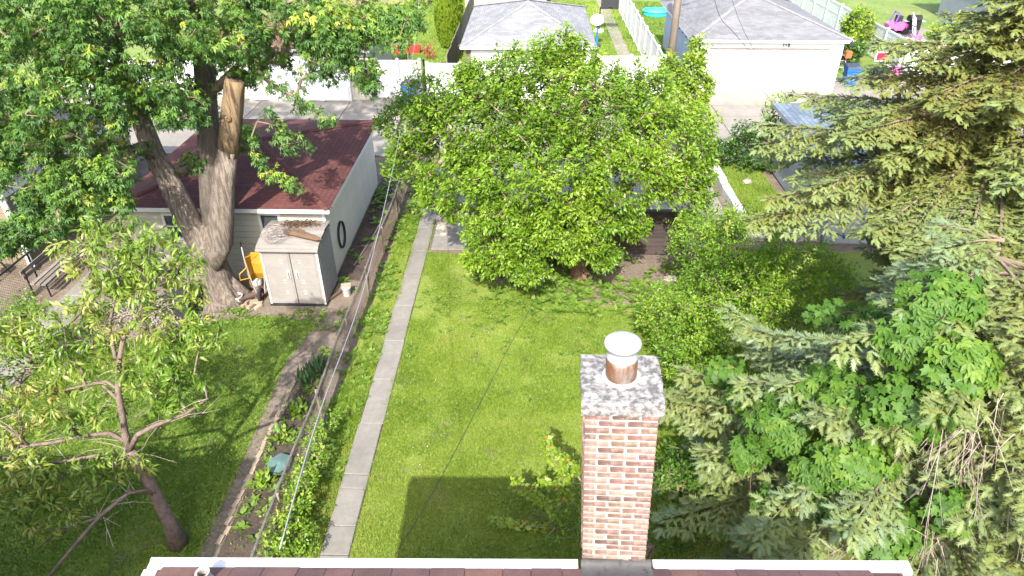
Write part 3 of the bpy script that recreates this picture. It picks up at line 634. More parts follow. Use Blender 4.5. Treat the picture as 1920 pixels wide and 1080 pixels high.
# red roofed garage on the left lot
rg = thing('red_roof_garage', 'cream clapboard garage with dark red hip roof behind the grey storage shed', 'garage', (-8.5, 20.5, 0))
GX0, GX1, GY0, GY1 = -11.35, -5.75, 17.08, 23.75
MB().box(GX0+.004, GX1-.004, GY0+.004, GY1-.004, 0, 2.4).build('wall', 'cream_siding', rg)
boards(rg, (GX0, GY0), GX1-GX0, 0, .12, 2.4, .19, 'cream_siding', [(.95, 1.55, 1.35, 2.2), (3.72, 4.35, 1.2, 2.25)])
boards(rg, (GX1, GY0), GY1-GY0, math.pi/2, .12, 2.4, .19, 'cream_siding_shade')
for xa, xb, za, zb in ((GX0+.95, GX0+1.55, 1.35, 2.2), (GX0+3.72, GX0+4.35, 1.2, 2.25)):
    w = MB().box(xa+.06, xb-.06, GY0-.012, GY0+.002, za+.06, zb-.06).build('window', 'glass', rg)
    f = MB(); f.box(xa, xa+.07, GY0-.04, GY0, za, zb); f.box(xb-.07, xb, GY0-.04, GY0, za, zb); f.box(xa+.072, xb-.072, GY0-.04, GY0, zb-.08, zb); f.box(xa+.072, xb-.072, GY0-.05, GY0, za, za+.07); f.box(xa+.072, xb-.072, GY0-.03, GY0, (za+zb)/2-.02, (za+zb)/2+.02); f.build('frame', 'white_trim', w)
for x in (GX0-.012, GX1-.05): MB().box(x, x+.062, GY0-.03, GY0+.03, 0, 2.39).build('corner_board', 'white_trim', rg)
roof_part(rg, GX0-.3, GX1+.26, GY0-.3, GY1+.28, 2.5, .58, 'red_roof', ridge=((-8.55, 20.35), (-8.55, 20.6)), cap='red_roof')
hose = MB()
for k in range(4): hose.tube([(GX1+.05+.015*k, 18.2+.34*math.cos(t), .95+.42*math.sin(t)) for t in np.linspace(0, 2*math.pi, 22)], .016, 6, cap=False)
tag(hose.build('garden_hose', 'rubber', off=(GX1+.07, 18.2, .5)), 'black garden hose coiled on the shaded side wall of the red roofed garage', 'hose')
# tan garage far left
tg = thing('tan_garage', 'tan sided garage with dark roof and white downspout beyond the black iron fence', 'garage', (-19, 21, 0))
MB().box(-23, -15.24, 17.56, 24.5, 0, 2.5).build('wall', 'tan_siding', tg)
boards(tg, (-23, 17.55), 7.77, 0, .1, 2.5, .2, 'tan_siding'); boards(tg, (-15.23, 17.55), 6.9, math.pi/2, .1, 2.5, .2, 'tan_siding')
roof_part(tg, -23.3, -14.9, 17.25, 24.8, 2.62, 1.7, 'dark_roof')
dsp = MB(); dsp.tube([(-14.98, 17.42, 2.5), (-15.1, 17.46, 2.25), (-15.12, 17.47, .25), (-15.0, 17.35, .08)], .045, 8); dsp.build('downspout', 'white_trim', tg)
MB().box(-15.3, -15.22, 17.5, 17.58, .05, 2.45).build('corner_board', 'white_trim', tg)
# garages beyond the alley
ag = thing('white_door_garage', 'pale sided garage with brown roof and wide white door across the alley', 'garage', (-11, 37, 0))
MB().box(-15.2, -7.98, 33.84, 40, 0, 2.5).build('wall', 'cream_siding', ag)
siding_mesh(ag, (-9.0, 33.84), 1.0, 0, .1, 2.5, .16, 'cream_siding'); siding_mesh(ag, (-15.2, 33.84), 1.2, 0, .1, 2.5, .16, 'cream_siding'); siding_mesh(ag, (-7.98, 33.84), 6.1, math.pi/2, .1, 2.5, .16, 'cream_siding'); siding_mesh(ag, (-14.0, 33.84), 5.0, 0, 2.2, 2.5, .15, 'cream_siding')
sect_door(ag, -14.0, -9.05, 33.72, .06, 2.15, 4, cols=8)
mb = MB(); mb.box(-14.12, -14.0, 33.70, 33.84, .05, 2.2); mb.box(-9.05, -8.93, 33.70, 33.84, .05, 2.2); mb.box(-14.0, -9.05, 33.70, 33.84, 2.152, 2.25); mb.build('door_frame', 'white_trim', ag)
MB().tube([(-7.95, 33.7, 2.45), (-7.95, 33.75, .15), (-7.9, 33.6, .08)], .045, 6).build('downspout', 'white_trim', ag)
roof_part(ag, -15.5, -7.75, 33.5, 40.3, 2.62, 1.15, 'brown_roof', cap='brown_roof')
mg = thing('grey_hip_garage', 'low white garage with grey hip roof and dark side wall, behind the leafy tree', 'garage', (-.1, 38.5, 0))
MB().box(-3.15, 2.95, 34.25, 43.2, 0, 2.5).build('wall', 'dark_siding', mg)
mb = MB(); mb.box(-2.9, -2.72, 34.15, 34.25, .05, 2.3); mb.box(2.5, 2.95, 34.15, 34.25, .05, 2.48); mb.box(-2.9, 2.5, 34.15, 34.25, 2.302, 2.48); mb.build('door_frame', 'white_trim', mg)
siding_mesh(mg, (-3.15, 34.25), .25, 0, .1, 2.5, .15, 'dark_siding')
sect_door(mg, -2.72, 2.5, 34.16, .06, 2.3, 4)
roof_part(mg, -3.42, 3.22, 33.9, 43.6, 2.7, 1.2, 'grey_roof_pale', ridge=((-.15, 38.6), (-.15, 39.0)), cap='grey_roof_pale')
wg = thing('white_garage', 'large plain white garage with grey hip roof beside the wooden utility pole', 'garage', (12, 40, 0))
MB().box(8.45, 15.75, 35.95, 45.2, 0, 2.55).build('wall', 'white_siding', wg)
siding_mesh(wg, (8.44, 45.2), 9.25, -math.pi/2, .1, 2.55, .13, 'white_siding_shade')
sect_door(wg, 9.05, 15.1, 35.84, .06, 2.22, 4)
mb = MB(); mb.box(8.44, 9.05, 35.8, 35.95, .05, 2.52); mb.box(15.1, 15.76, 35.8, 35.95, .05, 2.52); mb.box(9.05, 15.1, 35.8, 35.95, 2.28, 2.52); mb.build('door_frame', 'white_siding', wg)
MB().box(9.05, 15.1, 35.76, 35.83, 2.222, 2.275).build('door_gap_strip', 'wood_grey', wg)  # strip coloured dark for the shaded gap above the door
roof_part(wg, 8.05, 16.1, 35.55, 45.6, 2.7, 1.35, 'grey_roof', ridge=((12.05, 40.3), (12.05, 40.9)), cap='grey_roof_pale')
nm = MB()                                  # small dark house number over the door
for i, segs in enumerate(([(0, 0, .03, .16)], [(0, 0, .03, .16)], [(0, 0, .025, .16), (.06, 0, .085, .16), (.025, .135, .06, .16), (.025, 0, .06, .025)])):
    for a, b, c, d in segs: nm.box(12.72+i*.12+a, 12.72+i*.12+c, 35.76, 35.795, 2.33+b, 2.33+d)
nm.build('house_number', 'black_metal', wg)
for i in range(6): MB().lathe([(.012, .0), (.05, -.05), (.055, -.16), (.02, -.2)], (8.2, 36.6+i*.95, 2.55), 8).build('bulb', 'black_plastic', wg)
lp = MB().lathe([(.02, 0), (.09, -.06), (.1, -.22), (.04, -.28)], (15.98, 35.5, 2.7), 10); lp.build('lamp', 'black_plastic', wg)
gg = thing('grey_panel_garage', 'grey sided garage with blue grey shingle roof behind the spruce boughs', 'garage', (13, 22.7, 0))
MB().box(9.66, 16.5, 19.72, 25.6, 0, 2.45).build('wall', 'grey_siding', gg)
boards(gg, (9.64, 19.7), 6.9, 0, .08, 2.45, .34, 'grey_siding', [(2.35, 3.6, 1.0, 1.95)]); boards(gg, (9.64, 25.6), 5.9, -math.pi/2, .08, 2.45, .34, 'grey_siding')
w = MB().box(12.05, 13.18, 19.69, 19.71, 1.06, 1.9).build('window', 'glass', gg)
f = MB(); f.box(11.98, 12.05, 19.66, 19.7, 1.0, 1.95); f.box(13.18, 13.25, 19.66, 19.7, 1.0, 1.95); f.box(12.052, 13.178, 19.66, 19.7, 1.89, 1.95); f.box(12.052, 13.178, 19.64, 19.7, 1.0, 1.06); f.box(12.6, 12.64, 19.67, 19.7, 1.062, 1.888); f.build('frame', 'white_trim', w)
MB().box(9.6, 9.68, 19.66, 19.74, .05, 2.4).build('corner_board', 'grey_siding', gg)
roof_part(gg, 9.3, 16.9, 19.4, 26.05, 2.6, .9, 'blue_roof', 'grey_siding')
# houses at the far end of the yards, only their lower walls reach the picture
def far_house(name, label, x0, x1, y, m, wins):
    h = thing(name, label, 'house', ((x0+x1)/2, y+4, 0)); MB().box(x0, x1, y, y+9, 0, 4.2).build('wall', m, h)
    mb = MB(); hip(mb, x0-.4, x1+.4, y-.4, y+9.4, 4.2, 2.4); mb.build('roof', 'grey_roof', h)
    for wx in wins:
        w = MB().box(wx, wx+1.0, y-.03, y+.01, .9, 2.1).build('window', 'glass', h); f = MB(); f.box(wx-.08, wx, y-.05, y, .82, 2.18); f.box(wx+1, wx+1.08, y-.05, y, .82, 2.18); f.box(wx, wx+1, y-.05, y, 2.1, 2.18); f.box(wx, wx+1, y-.05, y, .82, .9); f.build('frame', 'white_trim', w)
far_house('pink_brick_house', 'pinkish brick house beyond the grey hip garage', -5.2, 1.2, 57.2, 'pink_brick', (-3.2, -.9))
far_house('white_house', 'pale house at the end of the lawn with red planters', -15, -8.2, 57.5, 'tan_siding', (-13.5, -11))
far_house('grey_house', 'grey sided house behind the white corner fence and toys', 30.5, 38, 46, 'grey_siding', (32, 35))
# ---------------------------------------------------------------- fences, poles, cables
def chain_fence(name, label, x, y0, y1, h, posts, m='fence_metal', pm='rust_post', pitch=.075, rail=.028, lean=.05):
    t = thing(name, label, 'fence', (x, (y0+y1)/2, 0))
    for y in posts: MB().tube([(x, y, -.1), (x+lean*random.uniform(-.4, 1), y+.01, h+.01)], .024, 8).build('post', pm, t)
    pts = [(x+.02*math.sin(y*1.3)+lean*.3, y, h-.02+.012*math.sin(y*2.1)) for y in np.linspace(y0, y1, 26)]
    MB().tube(pts, rail, 8).build('top_rail', m, t)
    V, T = [], []; w = .0042; L = y1-y0; n = int((L+h)/pitch)
    for sgn in (1, -1):
        for i in range(n):
            a = i*pitch - (h if sgn > 0 else 0)
            if sgn > 0: s0, s1 = max(0, -a), min(h, L-a); p0 = (a+s0, s0); p1 = (a+s1, s1)
            else: s0, s1 = max(0, a-L), min(h, a); p0 = (a-s0, s0); p1 = (a-s1, s1)
            if s1-s0 < .02: continue
            o = .004*sgn; k = len(V)
            for q in (p0, p1):
                xx = .02*math.sin((y0+q[0])*1.3)+lean*.3*q[1]/h
                for dx, dz in ((-w, 0), (w*.5, w), (w*.5, -w)): V.append((xx+o+dx, y0+q[0]-(y0+y1)/2, .03+q[1]*.95+dz))
            T += [(k, k+1, k+4), (k, k+4, k+3), (k+1, k+2, k+5), (k+1, k+5, k+4), (k+2, k, k+3), (k+2, k+3, k+5)]
    tag(link_raw('chain_link', raw_mesh('chain_link', np.array(V), np.array(T), 'rust_wire' if m == 'fence_metal' else m), t, ORG[t.name]), kind='stuff')
    return t
chain_fence('chain_link_fence', 'rusty chain link fence with vines, running between the two back gardens', -4.58, 5.0, 26.0, .95, [5.6, 8.3, 11.15, 13.8, 16.3, 18.7, 21.3, 23.9])
chain_fence('black_fence', 'black wire fence in front of the tan garage and slatted bench', -14.4, 14.2, 24.0, 1.1, [14.3, 16.6, 19, 21.4, 23.8], 'black_metal', 'black_metal', .1, .03, 0)
st = MB().tube([(-5.35, 17.9, .03), (-5.1, 20.0, .05), (-5.02, 21.2, .05)], .022, 6); tag(st.build('loose_pipe', 'fence_metal', off=(-5.15, 19.5, 0)), 'thin pale pipe lying on the soil beside the red roofed garage', 'pipe')
def vinyl_fence(name, label, pts, h=1.8, step=2.2, mid=False, m='white_vinyl', ribs=0):
    t = thing(name, label, 'fence', (*pts[0], 0))
    for (ax, ay), (bx, by) in zip(pts[:-1], pts[1:]):
        L = math.hypot(bx-ax, by-ay); n = max(1, round(L/step)); rz = math.atan2(by-ay, bx-ax)
        for i in range(n+1):
            if i == 0 and (ax, ay) != pts[0]: continue
            x, y = ax+(bx-ax)*i/n, ay+(by-ay)*i/n; T = Matrix.Translation((x, y, 0)) @ Matrix.Rotation(rz, 4, 'Z')
            p = MB(); p.box(-.065, .065, -.065, .065, 0, h+.06, T=T); p.box(-.08, .08, -.08, .08, h+.062, h+.085, T=T); k = len(p.v); p.add([T @ Vector(q) for q in ((-.075, -.075, h+.086), (.075, -.075, h+.086), (.075, .075, h+.086), (-.075, .075, h+.086), (0, 0, h+.14))], [(0, 1, 4), (1, 2, 4), (2, 3, 4), (3, 0, 4)]); p.build('post', m, t)
        for i in range(n):
            x, y = ax+(bx-ax)*i/n, ay+(by-ay)*i/n; T = Matrix.Translation((x, y, 0)) @ Matrix.Rotation(rz, 4, 'Z'); w = L/n
            q = MB(); q.box(.07, w-.07, -.012, .012, .12, h-.08, T=T)
            k = int((w-.14)/.15)
            for b in range(k):
                xa = .07+b*(w-.14)/k; q.box(xa+.006, xa+(w-.14)/k-.006, -.02, .02, .13, h-.085, T=T)
            pn = q.build('panel', m, t)
            for za, zb in [(h-.08, h+.02), (.04, .14)]+([(h*.64, h*.64+.05)] if mid else []): MB().box(.066, w-.066, -.035, .035, za, zb, T=T).build('rail', m, t)
    return t
vinyl_fence('vinyl_gate_fence', 'white vinyl fence and gate between the two alley garages', [(-7.7, 34.35), (-5.5, 34.35)], 1.9, 1.1)
vinyl_fence('vinyl_screen_fence', 'short white vinyl panel joined to the grey hip garage', [(-5.15, 34.4), (-3.5, 34.4)], 1.75, 1.6)
MB_ = MB().tube([(-5.3, 34.4, 0), (-5.3, 34.4, 1.95)], .05, 8); tag(MB_.build('gate_post', 'black_metal', off=(-5.3, 34.4, 0)), 'thin black post between the white gate and the short panel', 'post')
vinyl_fence('vinyl_wall_fence', 'tall plain white fence right of the grey hip garage', [(3.35, 35.0), (6.75, 35.0)], 2.0, 1.75)
vinyl_fence('yard_fence', 'white slatted fence running along the lawn path to the far yard', [(6.8, 35.3), (6.8, 62)], 1.85, 2.3)
vinyl_fence('side_fence', 'white ribbed fence running back from the white garage corner', [(20.75, 39.6), (20.75, 63)], 1.85, 2.4, mid=True)
vinyl_fence('toy_yard_fence', 'white solid fence in front of the yard full of toys', [(20.95, 39.4), (30.5, 39.4)], 1.85, 2.4)
vinyl_fence('left_alley_fence', 'white vinyl fence left of the wide white garage door', [(-24, 34.2), (-15.4, 34.2)], 1.85, 2.2)
# weathered board fence behind the grey garage's left side
bf = thing('board_fence', 'weathered grey wooden fence between the arborvitae and the grey hip garage', 'fence', (-4.4, 45, 0))
for i in range(46):
    y = 36.5+i*.42; MB().box(-4.41, -4.37, y, y+.38, .03, 1.6+random.uniform(-.05, .05)).build('board', 'wood_grey', bf)
for z in (.4, 1.25): MB().box(-4.45, -4.412, 36.5, 55.8, z, z+.08).build('rail', 'wood_grey', bf)
# utility poles
def pole(name, label, x, y, h):
    t = thing(name, label, 'utility pole', (x, y, 0)); MB().tube([(x, y, -.1), (x+.01, y, h*.5), (x, y, h)], [.2, .18, .14], 14, noise=.04).build('shaft', 'wood_pole', t, smooth=True)
    MB().box(x-1.1, x+1.1, y-.19, y-.06, h-1.0, h-.86).build('crossarm', 'wood_pole', t)
    for dx in (-.95, -.5, .5, .95): MB().lathe([(.02, 0), (.05, .03), (.035, .07), (.05, .1), (.01, .13)], (x+dx, y-.12, h-.86), 8).build('insulator', 'pale_concrete', t)
    return t
up = pole('utility_pole', 'weathered wooden utility pole standing beside the large white garage', 7.15, 35.7, 10.8)
MB().box(7.06, 7.14, 35.48, 35.505, 1.95, 2.2).build('tag_plate', 'yellow_paint', up)
pole('utility_pole', 'wooden utility pole beyond the pale house at the far end', -9.0, 70, 10.5)
def cable(name, label, pts, r, m):
    P_ = [Vector(p) for p in pts]; out = []
    for i in range(len(P_)-1):
        a, b, c, d = P_[max(i-1, 0)], P_[i], P_[i+1], P_[min(i+2, len(P_)-1)]
        for k in range(6):
            t = k/6; out.append(.5*((2*b)+(c-a)*t+(2*a-5*b+4*c-d)*t*t+(3*b-a-3*c+d)*t**3))
    out.append(P_[-1]); return tag(MB().tube(out, r, 6).build(name, m, off=tuple(P_[0]), smooth=True), label, 'cable')
cable('service_cable', 'grey twisted cable strung from the gutter over the chain link fence', [(-2.13, 3.69, 5.82), (-2.33, 5.67, 5.58), (-2.72, 9.6, 4.78), (-3.35, 15.93, 4.34), (-3.95, 22.03, 4.38), (-4.74, 30, 4.82), (-6.5, 46, 6.6), (-8.6, 69.9, 9.6)], .0072, 'cable_grey')
cable('thin_wire', 'thin black wire crossing above the lawn from the gutter to the leafy tree', [(-1.11, 3.69, 5.8), (-.86, 4.94, 5.4), (-.22, 8.31, 4.58), (.12, 10.06, 4.14), (1.45, 17.3, 2.6)], .0045, 'cable_black')
cable('alley_wire', 'black wire hanging from the utility pole across the white garage front', [(7.1, 35.6, 9.9), (8.25, 33, 5.03), (9.21, 32.6, 3.75), (10.4, 30.5, 2.9), (12.2, 26.1, 3.3)], .011, 'cable_black')
cable('alley_wire', 'second black wire sloping down to the blue grey roof', [(7.2, 35.6, 9.6), (9.0, 31.5, 4.6), (9.6, 27.6, 3.2), (9.9, 26.0, 2.75)], .009, 'cable_black')
for i, (dx, lab) in enumerate(((-.95, 'outermost left'), (-.5, 'inner left'), (.5, 'inner right'), (.95, 'outermost right'))):
    cable('line_wire', 'power line on the %s insulator of the utility pole' % lab, [(-45, 35.6+dx, 10.2), (7.15+dx*.02, 35.6+dx*.1, 9.95), (60, 35.6+dx, 10.2)], .009, 'cable_black')
# dark plank fence behind the central tree
pf = thing('plank_fence', 'dark brown horizontal plank fence behind the trunk of the leafy tree', 'fence', (2, 18.8, 0))
for x in (-1.55, .6, 2.7, 4.82): MB().box(x-.05, x+.05, 18.84, 18.94, 0, 1.55).build('post', 'dark_plank', pf)
for i in range(10):
    z = .05+i*.148; MB().box(-1.6, 4.87, 18.8+random.uniform(-.004, .004), 18.835, z, z+.138).build('plank', 'dark_plank', pf)
MB().box(-1.62, 4.9, 18.78, 18.95, 1.53, 1.56).build('cap_board', 'dark_plank', pf)
# low pale walls on the right lot
for i, (x0, x1, y0, y1, h, lab) in enumerate(((7.2, 7.5, 20.6, 25.4, .32, 'rough pale concrete kerb wall along the right hand garden lawn'), (7.2, 9.6, 19.85, 20.15, .28, 'short pale concrete wall in front of the grey sided garage'))):
    tag(jag_slab(x0, x1, y0, y1, 0, h, 9, .02, .03).build('low_wall', 'pale_concrete', off=((x0+x1)/2, (y0+y1)/2, 0)), lab, 'wall')
# ---------------------------------------------------------------- storage shed and what lies on it
S0, S1, SY0, SY1, SH = -7.22, -5.64, 15.72, 17.0, 1.88
sh = thing('storage_shed', 'grey beige resin storage shed with double doors standing by the maple trunk', 'shed', (-6.43, 16.35, 0))
body = MB(); body.box(S0, S0+.05, SY0+.03, SY1, .05, SH); body.box(S0+.05, S1-.05, SY1-.05, SY1, .05, SH); body.box(S1-.05, S1, SY0+.03, SY1, .05, SH); body.build('wall', 'resin_side', sh)
for i in range(8): MB().box(S1+.001, S1+.014, SY0+.08+i*.155, SY0+.2+i*.155, .09, SH-.02).build('wall_rib', 'resin_side', sh)
MB().box(S0-.02, S1+.02, SY0-.02, SY1+.02, .0, .075).build('base', 'black_plastic', sh)
mid = (S0+S1)/2+.01
for sx, (xa, xb) in ((1, (S0+.06, mid-.012)), (-1, (mid+.012, S1-.06))):
    d = MB().box(xa, xb, SY0, SY0+.035, .09, SH-.01).build('door', 'resin', sh)
    for z0, z1 in ((.12, .66), (.68, 1.2), (1.22, 1.84)): MB().box(xa+.05, xb-.05, SY0-.008, SY0-.001, z0+.015, z1-.015).build('door_panel', 'resin', d)
    hx = xb-.11 if sx > 0 else xa+.11
    hm = MB(); hm.box(hx-.045, hx+.045, SY0-.02, SY0-.009, .93, 1.2); hm.tube([(hx, SY0-.015, 1.16), (hx, SY0-.07, 1.13), (hx, SY0-.07, 1.0), (hx, SY0-.015, .97)], .02, 8); hm.build('handle', 'resin_pale', d)
    for z in (.42, .5, .78, .86, 1.42, 1.5): MB().box((xa+xb)/2+sx*.12-.045, (xa+xb)/2+sx*.12+.045, SY0-.014, SY0-.007, z, z+.016).build('vent_slot', 'resin_pale', d)
for x in (S0, S1-.055): MB().box(x, x+.055, SY0-.012, SY0+.028, .06, SH).build('door_post', 'resin_pale', sh)
MB().box(mid-.011, mid+.011, SY0+.012, SY0+.03, .09, SH-.012).build('door_gap', 'black_plastic', sh)
# roof: planks lying across, front one bent down
ry = [SY0-.14, SY0+.0, SY0+.16, SY0+.32, SY0+.48, SY0+.66, SY0+.84, SY0+1.02, SY0+1.2, SY0+1.38]; rz = [SH-.02, SH+.06, SH+.1, SH+.135, SH+.165, SH+.185, SH+.19, SH+.175, SH+.15, SH+.12]
rf = MB().box(S0-.03, S1+.03, SY0-.1, SY1+.05, SH, SH+.025).build('roof', 'resin_roof', sh)
for i in range(9):
    mb = MB(); a, b = ry[i]+.004, ry[i+1]-.004; za, zb = rz[i], rz[i+1]; o = .05+.012*(i == 4)
    mb.add([(S0-o, a, za-.03), (S1+o, a, za-.03), (S1+o, b, zb-.03), (S0-o, b, zb-.03), (S0-o, a, za), (S1+o, a, za), (S1+o, b, zb), (S0-o, b, zb)], [(3, 2, 1, 0), (4, 5, 6, 7), (0, 1, 5, 4), (1, 2, 6, 5), (2, 3, 7, 6), (3, 0, 4, 7)]); mb.build('roof_plank', 'resin_roof', rf)
# bark slab, wire coil and leaf litter on the shed roof
lg = MB(); lg.tube([(-6.62, 16.22, 2.1), (-6.3, 16.12, 2.14), (-5.95, 15.98, 2.13), (-5.62, 15.86, 2.11), (-5.5, 15.82, 2.1)], [.06, .1, .095, .07, .02], 8, noise=.35); lg.tube([(-6.5, 16.3, 2.09), (-6.2, 16.25, 2.12), (-6.0, 16.1, 2.1)], [.03, .06, .03], 6, noise=.4)
tag(lg.build('bark_slab', 'bark_chunk', off=(-6.1, 16.05, 2.0)), 'broken slab of brown bark lying on the shed roof', 'wood')
wc = MB()
for k in range(16):
    cx, cy, cz = -6.75+random.uniform(-.16, .16), 16.0+random.uniform(-.18, .14), 2.16+random.uniform(-.02, .08); r_ = random.uniform(.14, .26); tx, ty = random.uniform(-.7, .7), random.uniform(-.3, .9)
    wc.tube([(cx+r_*math.cos(t), cy+r_*math.sin(t)*math.cos(ty), max(2.05, cz+r_*math.sin(t)*math.sin(ty)+.05*math.cos(t)*tx)) for t in np.linspace(0, 2*math.pi*.95, 16)], .0045, 4, cap=False)
tag(wc.build('wire_coil', 'fence_metal', off=(-6.75, 16, 2.0)), 'tangled coil of grey wire on the shed roof', 'wire')
n = 700; c = np.stack([-6.35+RNG.normal(0, .26, n), 16.72+RNG.normal(0, .12, n), 2.055+RNG.random(n)*.03], 1); th = RNG.random(n)*6.28
V, T, tt = leaf_arrays('kite', c, np.stack([np.cos(th), np.sin(th), RNG.normal(0, .2, n)], 1), np.stack([RNG.normal(0, .4, n), RNG.normal(0, .4, n), np.ones(n)], 1), RNG.uniform(.04, .09, n), RNG.random(n))
tag(link_raw('leaf_litter', raw_mesh('leaf_litter', V, T, 'dead_leaf', tt), None, (0, 0, 0)), 'brown leaf litter heaped on the back of the shed roof', 'leaf litter', kind='stuff')
# wheelbarrow stood on end beside the shed
wb = thing('wheelbarrow', 'yellow wheelbarrow stood upright between the maple trunk and the shed', 'wheelbarrow', (-7.62, 16.35, 0))
tr = MB(); n_ = 7; prof = [(.10, 1.32), (.02, 1.0), (.0, .7), (.1, .46)]
V = []
for x in (-7.86, -7.8, -7.38, -7.32):
    for d, z in prof: V.append((x, 16.32+(d if x in (-7.8, -7.38) else d-.22), z))
F = [(i*4+j, i*4+j+1, (i+1)*4+j+1, (i+1)*4+j) for i in range(3) for j in range(3)]; tr.add(V, F); tr.add([(x, y+.012, z) for x, y, z in V], [f[::-1] for f in F]); tr.tube([(-7.86, 16.1, .46), (-7.87, 16.1, 1.32), (-7.6, 16.3, 1.36), (-7.31, 16.1, 1.32), (-7.31, 16.1, .46)], .014, 6); tr.build('tray', 'yellow_paint', wb)
for x in (-7.8, -7.4):
    hb = MB().tube([(x+.08*(1 if x < -7.6 else -1), 16.05, .2), (x, 16.06, .7), (x-.06*(1 if x < -7.6 else -1), 16.1, 1.35), (x-.1*(1 if x < -7.6 else -1), 16.2, 1.62)], .018, 8).build('shaft', 'galvanized', wb)
    MB().tube([(x-.1*(1 if x < -7.6 else -1), 16.2, 1.62), (x-.12*(1 if x < -7.6 else -1), 16.24, 1.74)], .022, 8).build('grip', 'rubber', hb)
    MB().tube([(x, 16.06, .7), (x-.22*(1 if x < -7.6 else -1), 15.9, .72), (x-.2*(1 if x < -7.6 else -1), 15.9, .92), (x-.02, 16.08, 1.05)], .018, 6).build('leg', 'yellow_paint', wb)
T = Matrix.Translation((-7.58, 15.98, .2)) @ Matrix.Rotation(R(90), 4, 'Y')
wh = MB().lathe([(.10, -.045), (.17, -.05), (.2, -.03), (.205, 0), (.2, .03), (.17, .05), (.10, .045)], n=22, T=T).build('wheel', 'rubber', wb, smooth=True)
MB().lathe([(.02, -.075), (.02, -.05), (.105, -.04), (.105, .04), (.02, .05), (.02, .075)], n=16, T=T).build('rim', 'orange_plastic', wh)
# white tank, pot, pavers, buckets, bins
pt = thing('propane_tank', 'white gas cylinder behind the yellow wheelbarrow', 'gas cylinder', (-7.95, 16.75, 0))
MB().lathe([(.1, 0), (.12, .02), (.15, .08), (.155, .25), (.13, .36), (.06, .41), (.04, .42)], (-7.95, 16.75, 0), 18).build('tank', 'white_ceramic', pt, smooth=True); MB().lathe([(.1, .4), (.11, .5), (.09, .5), (.085, .41)], (-7.95, 16.75, 0), 14).build('collar', 'galvanized', pt)
fp = thing('flower_pot', 'small white flower pot at the foot of the maple trunk', 'pot', (-8.2, 15.8, 0))
MB().lathe([(.07, 0), (.09, .015), (.15, .1), (.165, .19), (.16, .24), (.175, .26), (.165, .275), (.15, .26), (.145, .2)], (-8.2, 15.8, 0), 22).build('bowl', 'white_ceramic', fp, smooth=True); MB().lathe([(.001, .0), (.14, .0), (.145, .2), (.001, .21)], (-8.2, 15.8, .012), 16).build('soil', 'dark_soil', fp)
bk = thing('bucket', 'small white bucket with a board on top beside the chain link fence', 'bucket', (-5.2, 16.3, 0))
MB().lathe([(.1, 0), (.105, .01), (.13, .26), (.14, .27), (.14, .3), (.12, .3)], (-5.2, 16.3, 0), 18).build('pail', 'white_ceramic', bk, smooth=True); MB().box(-.14, .14, -.11, .11, .302, .335, T=Matrix.Translation((-5.2, 16.32, 0)) @ Matrix.Rotation(.2, 4, 'Z')).build('board', 'tan_brick', bk)
pw = MB(); pw.box(-.36, .36, -.035, .035, 0, .05, T=Matrix.Translation((-5.55, 16.15, .04)) @ Matrix.Rotation(R(62), 4, 'Z')); tag(pw.build('wood_offcut', 'bark_chunk', off=(-5.55, 16.15, 0)), 'narrow rust brown board lying at the shed corner', 'board')
pm = [brick_mesh(.24, .12, .07, s) for s in (1, 2, 3)]
for m_ in pm: m_.materials.clear(); m_.materials.append(MATS['tan_brick'])
spots = [(-7.9, 16.05, .08, .5, 'pale paver on the heap beside the wheelbarrow wheel'), (-7.75, 15.86, .04, .1, 'pale paver lying in front of the wheelbarrow wheel'), (-7.78, 15.62, .04, 1.2, 'pale paver standing out towards the shed door post'), (-8.0, 15.62, .04, .6, 'pale paver lying next to the white flower pot'), (-7.55, 15.57, .04, 1.0, 'pale paver at the corner of the shed'), (-7.95, 15.86, .04, 1.3, 'pale paver between the pot and the heap'), (-8.0, 16.25, .05, .2, 'pale paver pushed against the trunk flare'), (-7.62, 15.8, .04, .05, 'pale paver under the wheelbarrow tyre')]
for x, y, z, a, lab in spots: tag(inst('paver', random.choice(pm), None, (x, y, z), (random.uniform(-.1, .1), random.uniform(-.1, .1), a)), lab, 'paver', 'loose pavers beside the shed')
tag(MB().box(-.32, .32, -.09, .09, -.03, .03, T=Matrix.Translation((-7.95, 15.95, .15)) @ Matrix.Rotation(.95, 4, 'Z') @ Matrix.Rotation(.2, 4, 'Y')).build('clay_plank', 'old_brick', off=(-7.95, 15.95, 0)), 'long reddish brown block resting on the pavers', 'block')
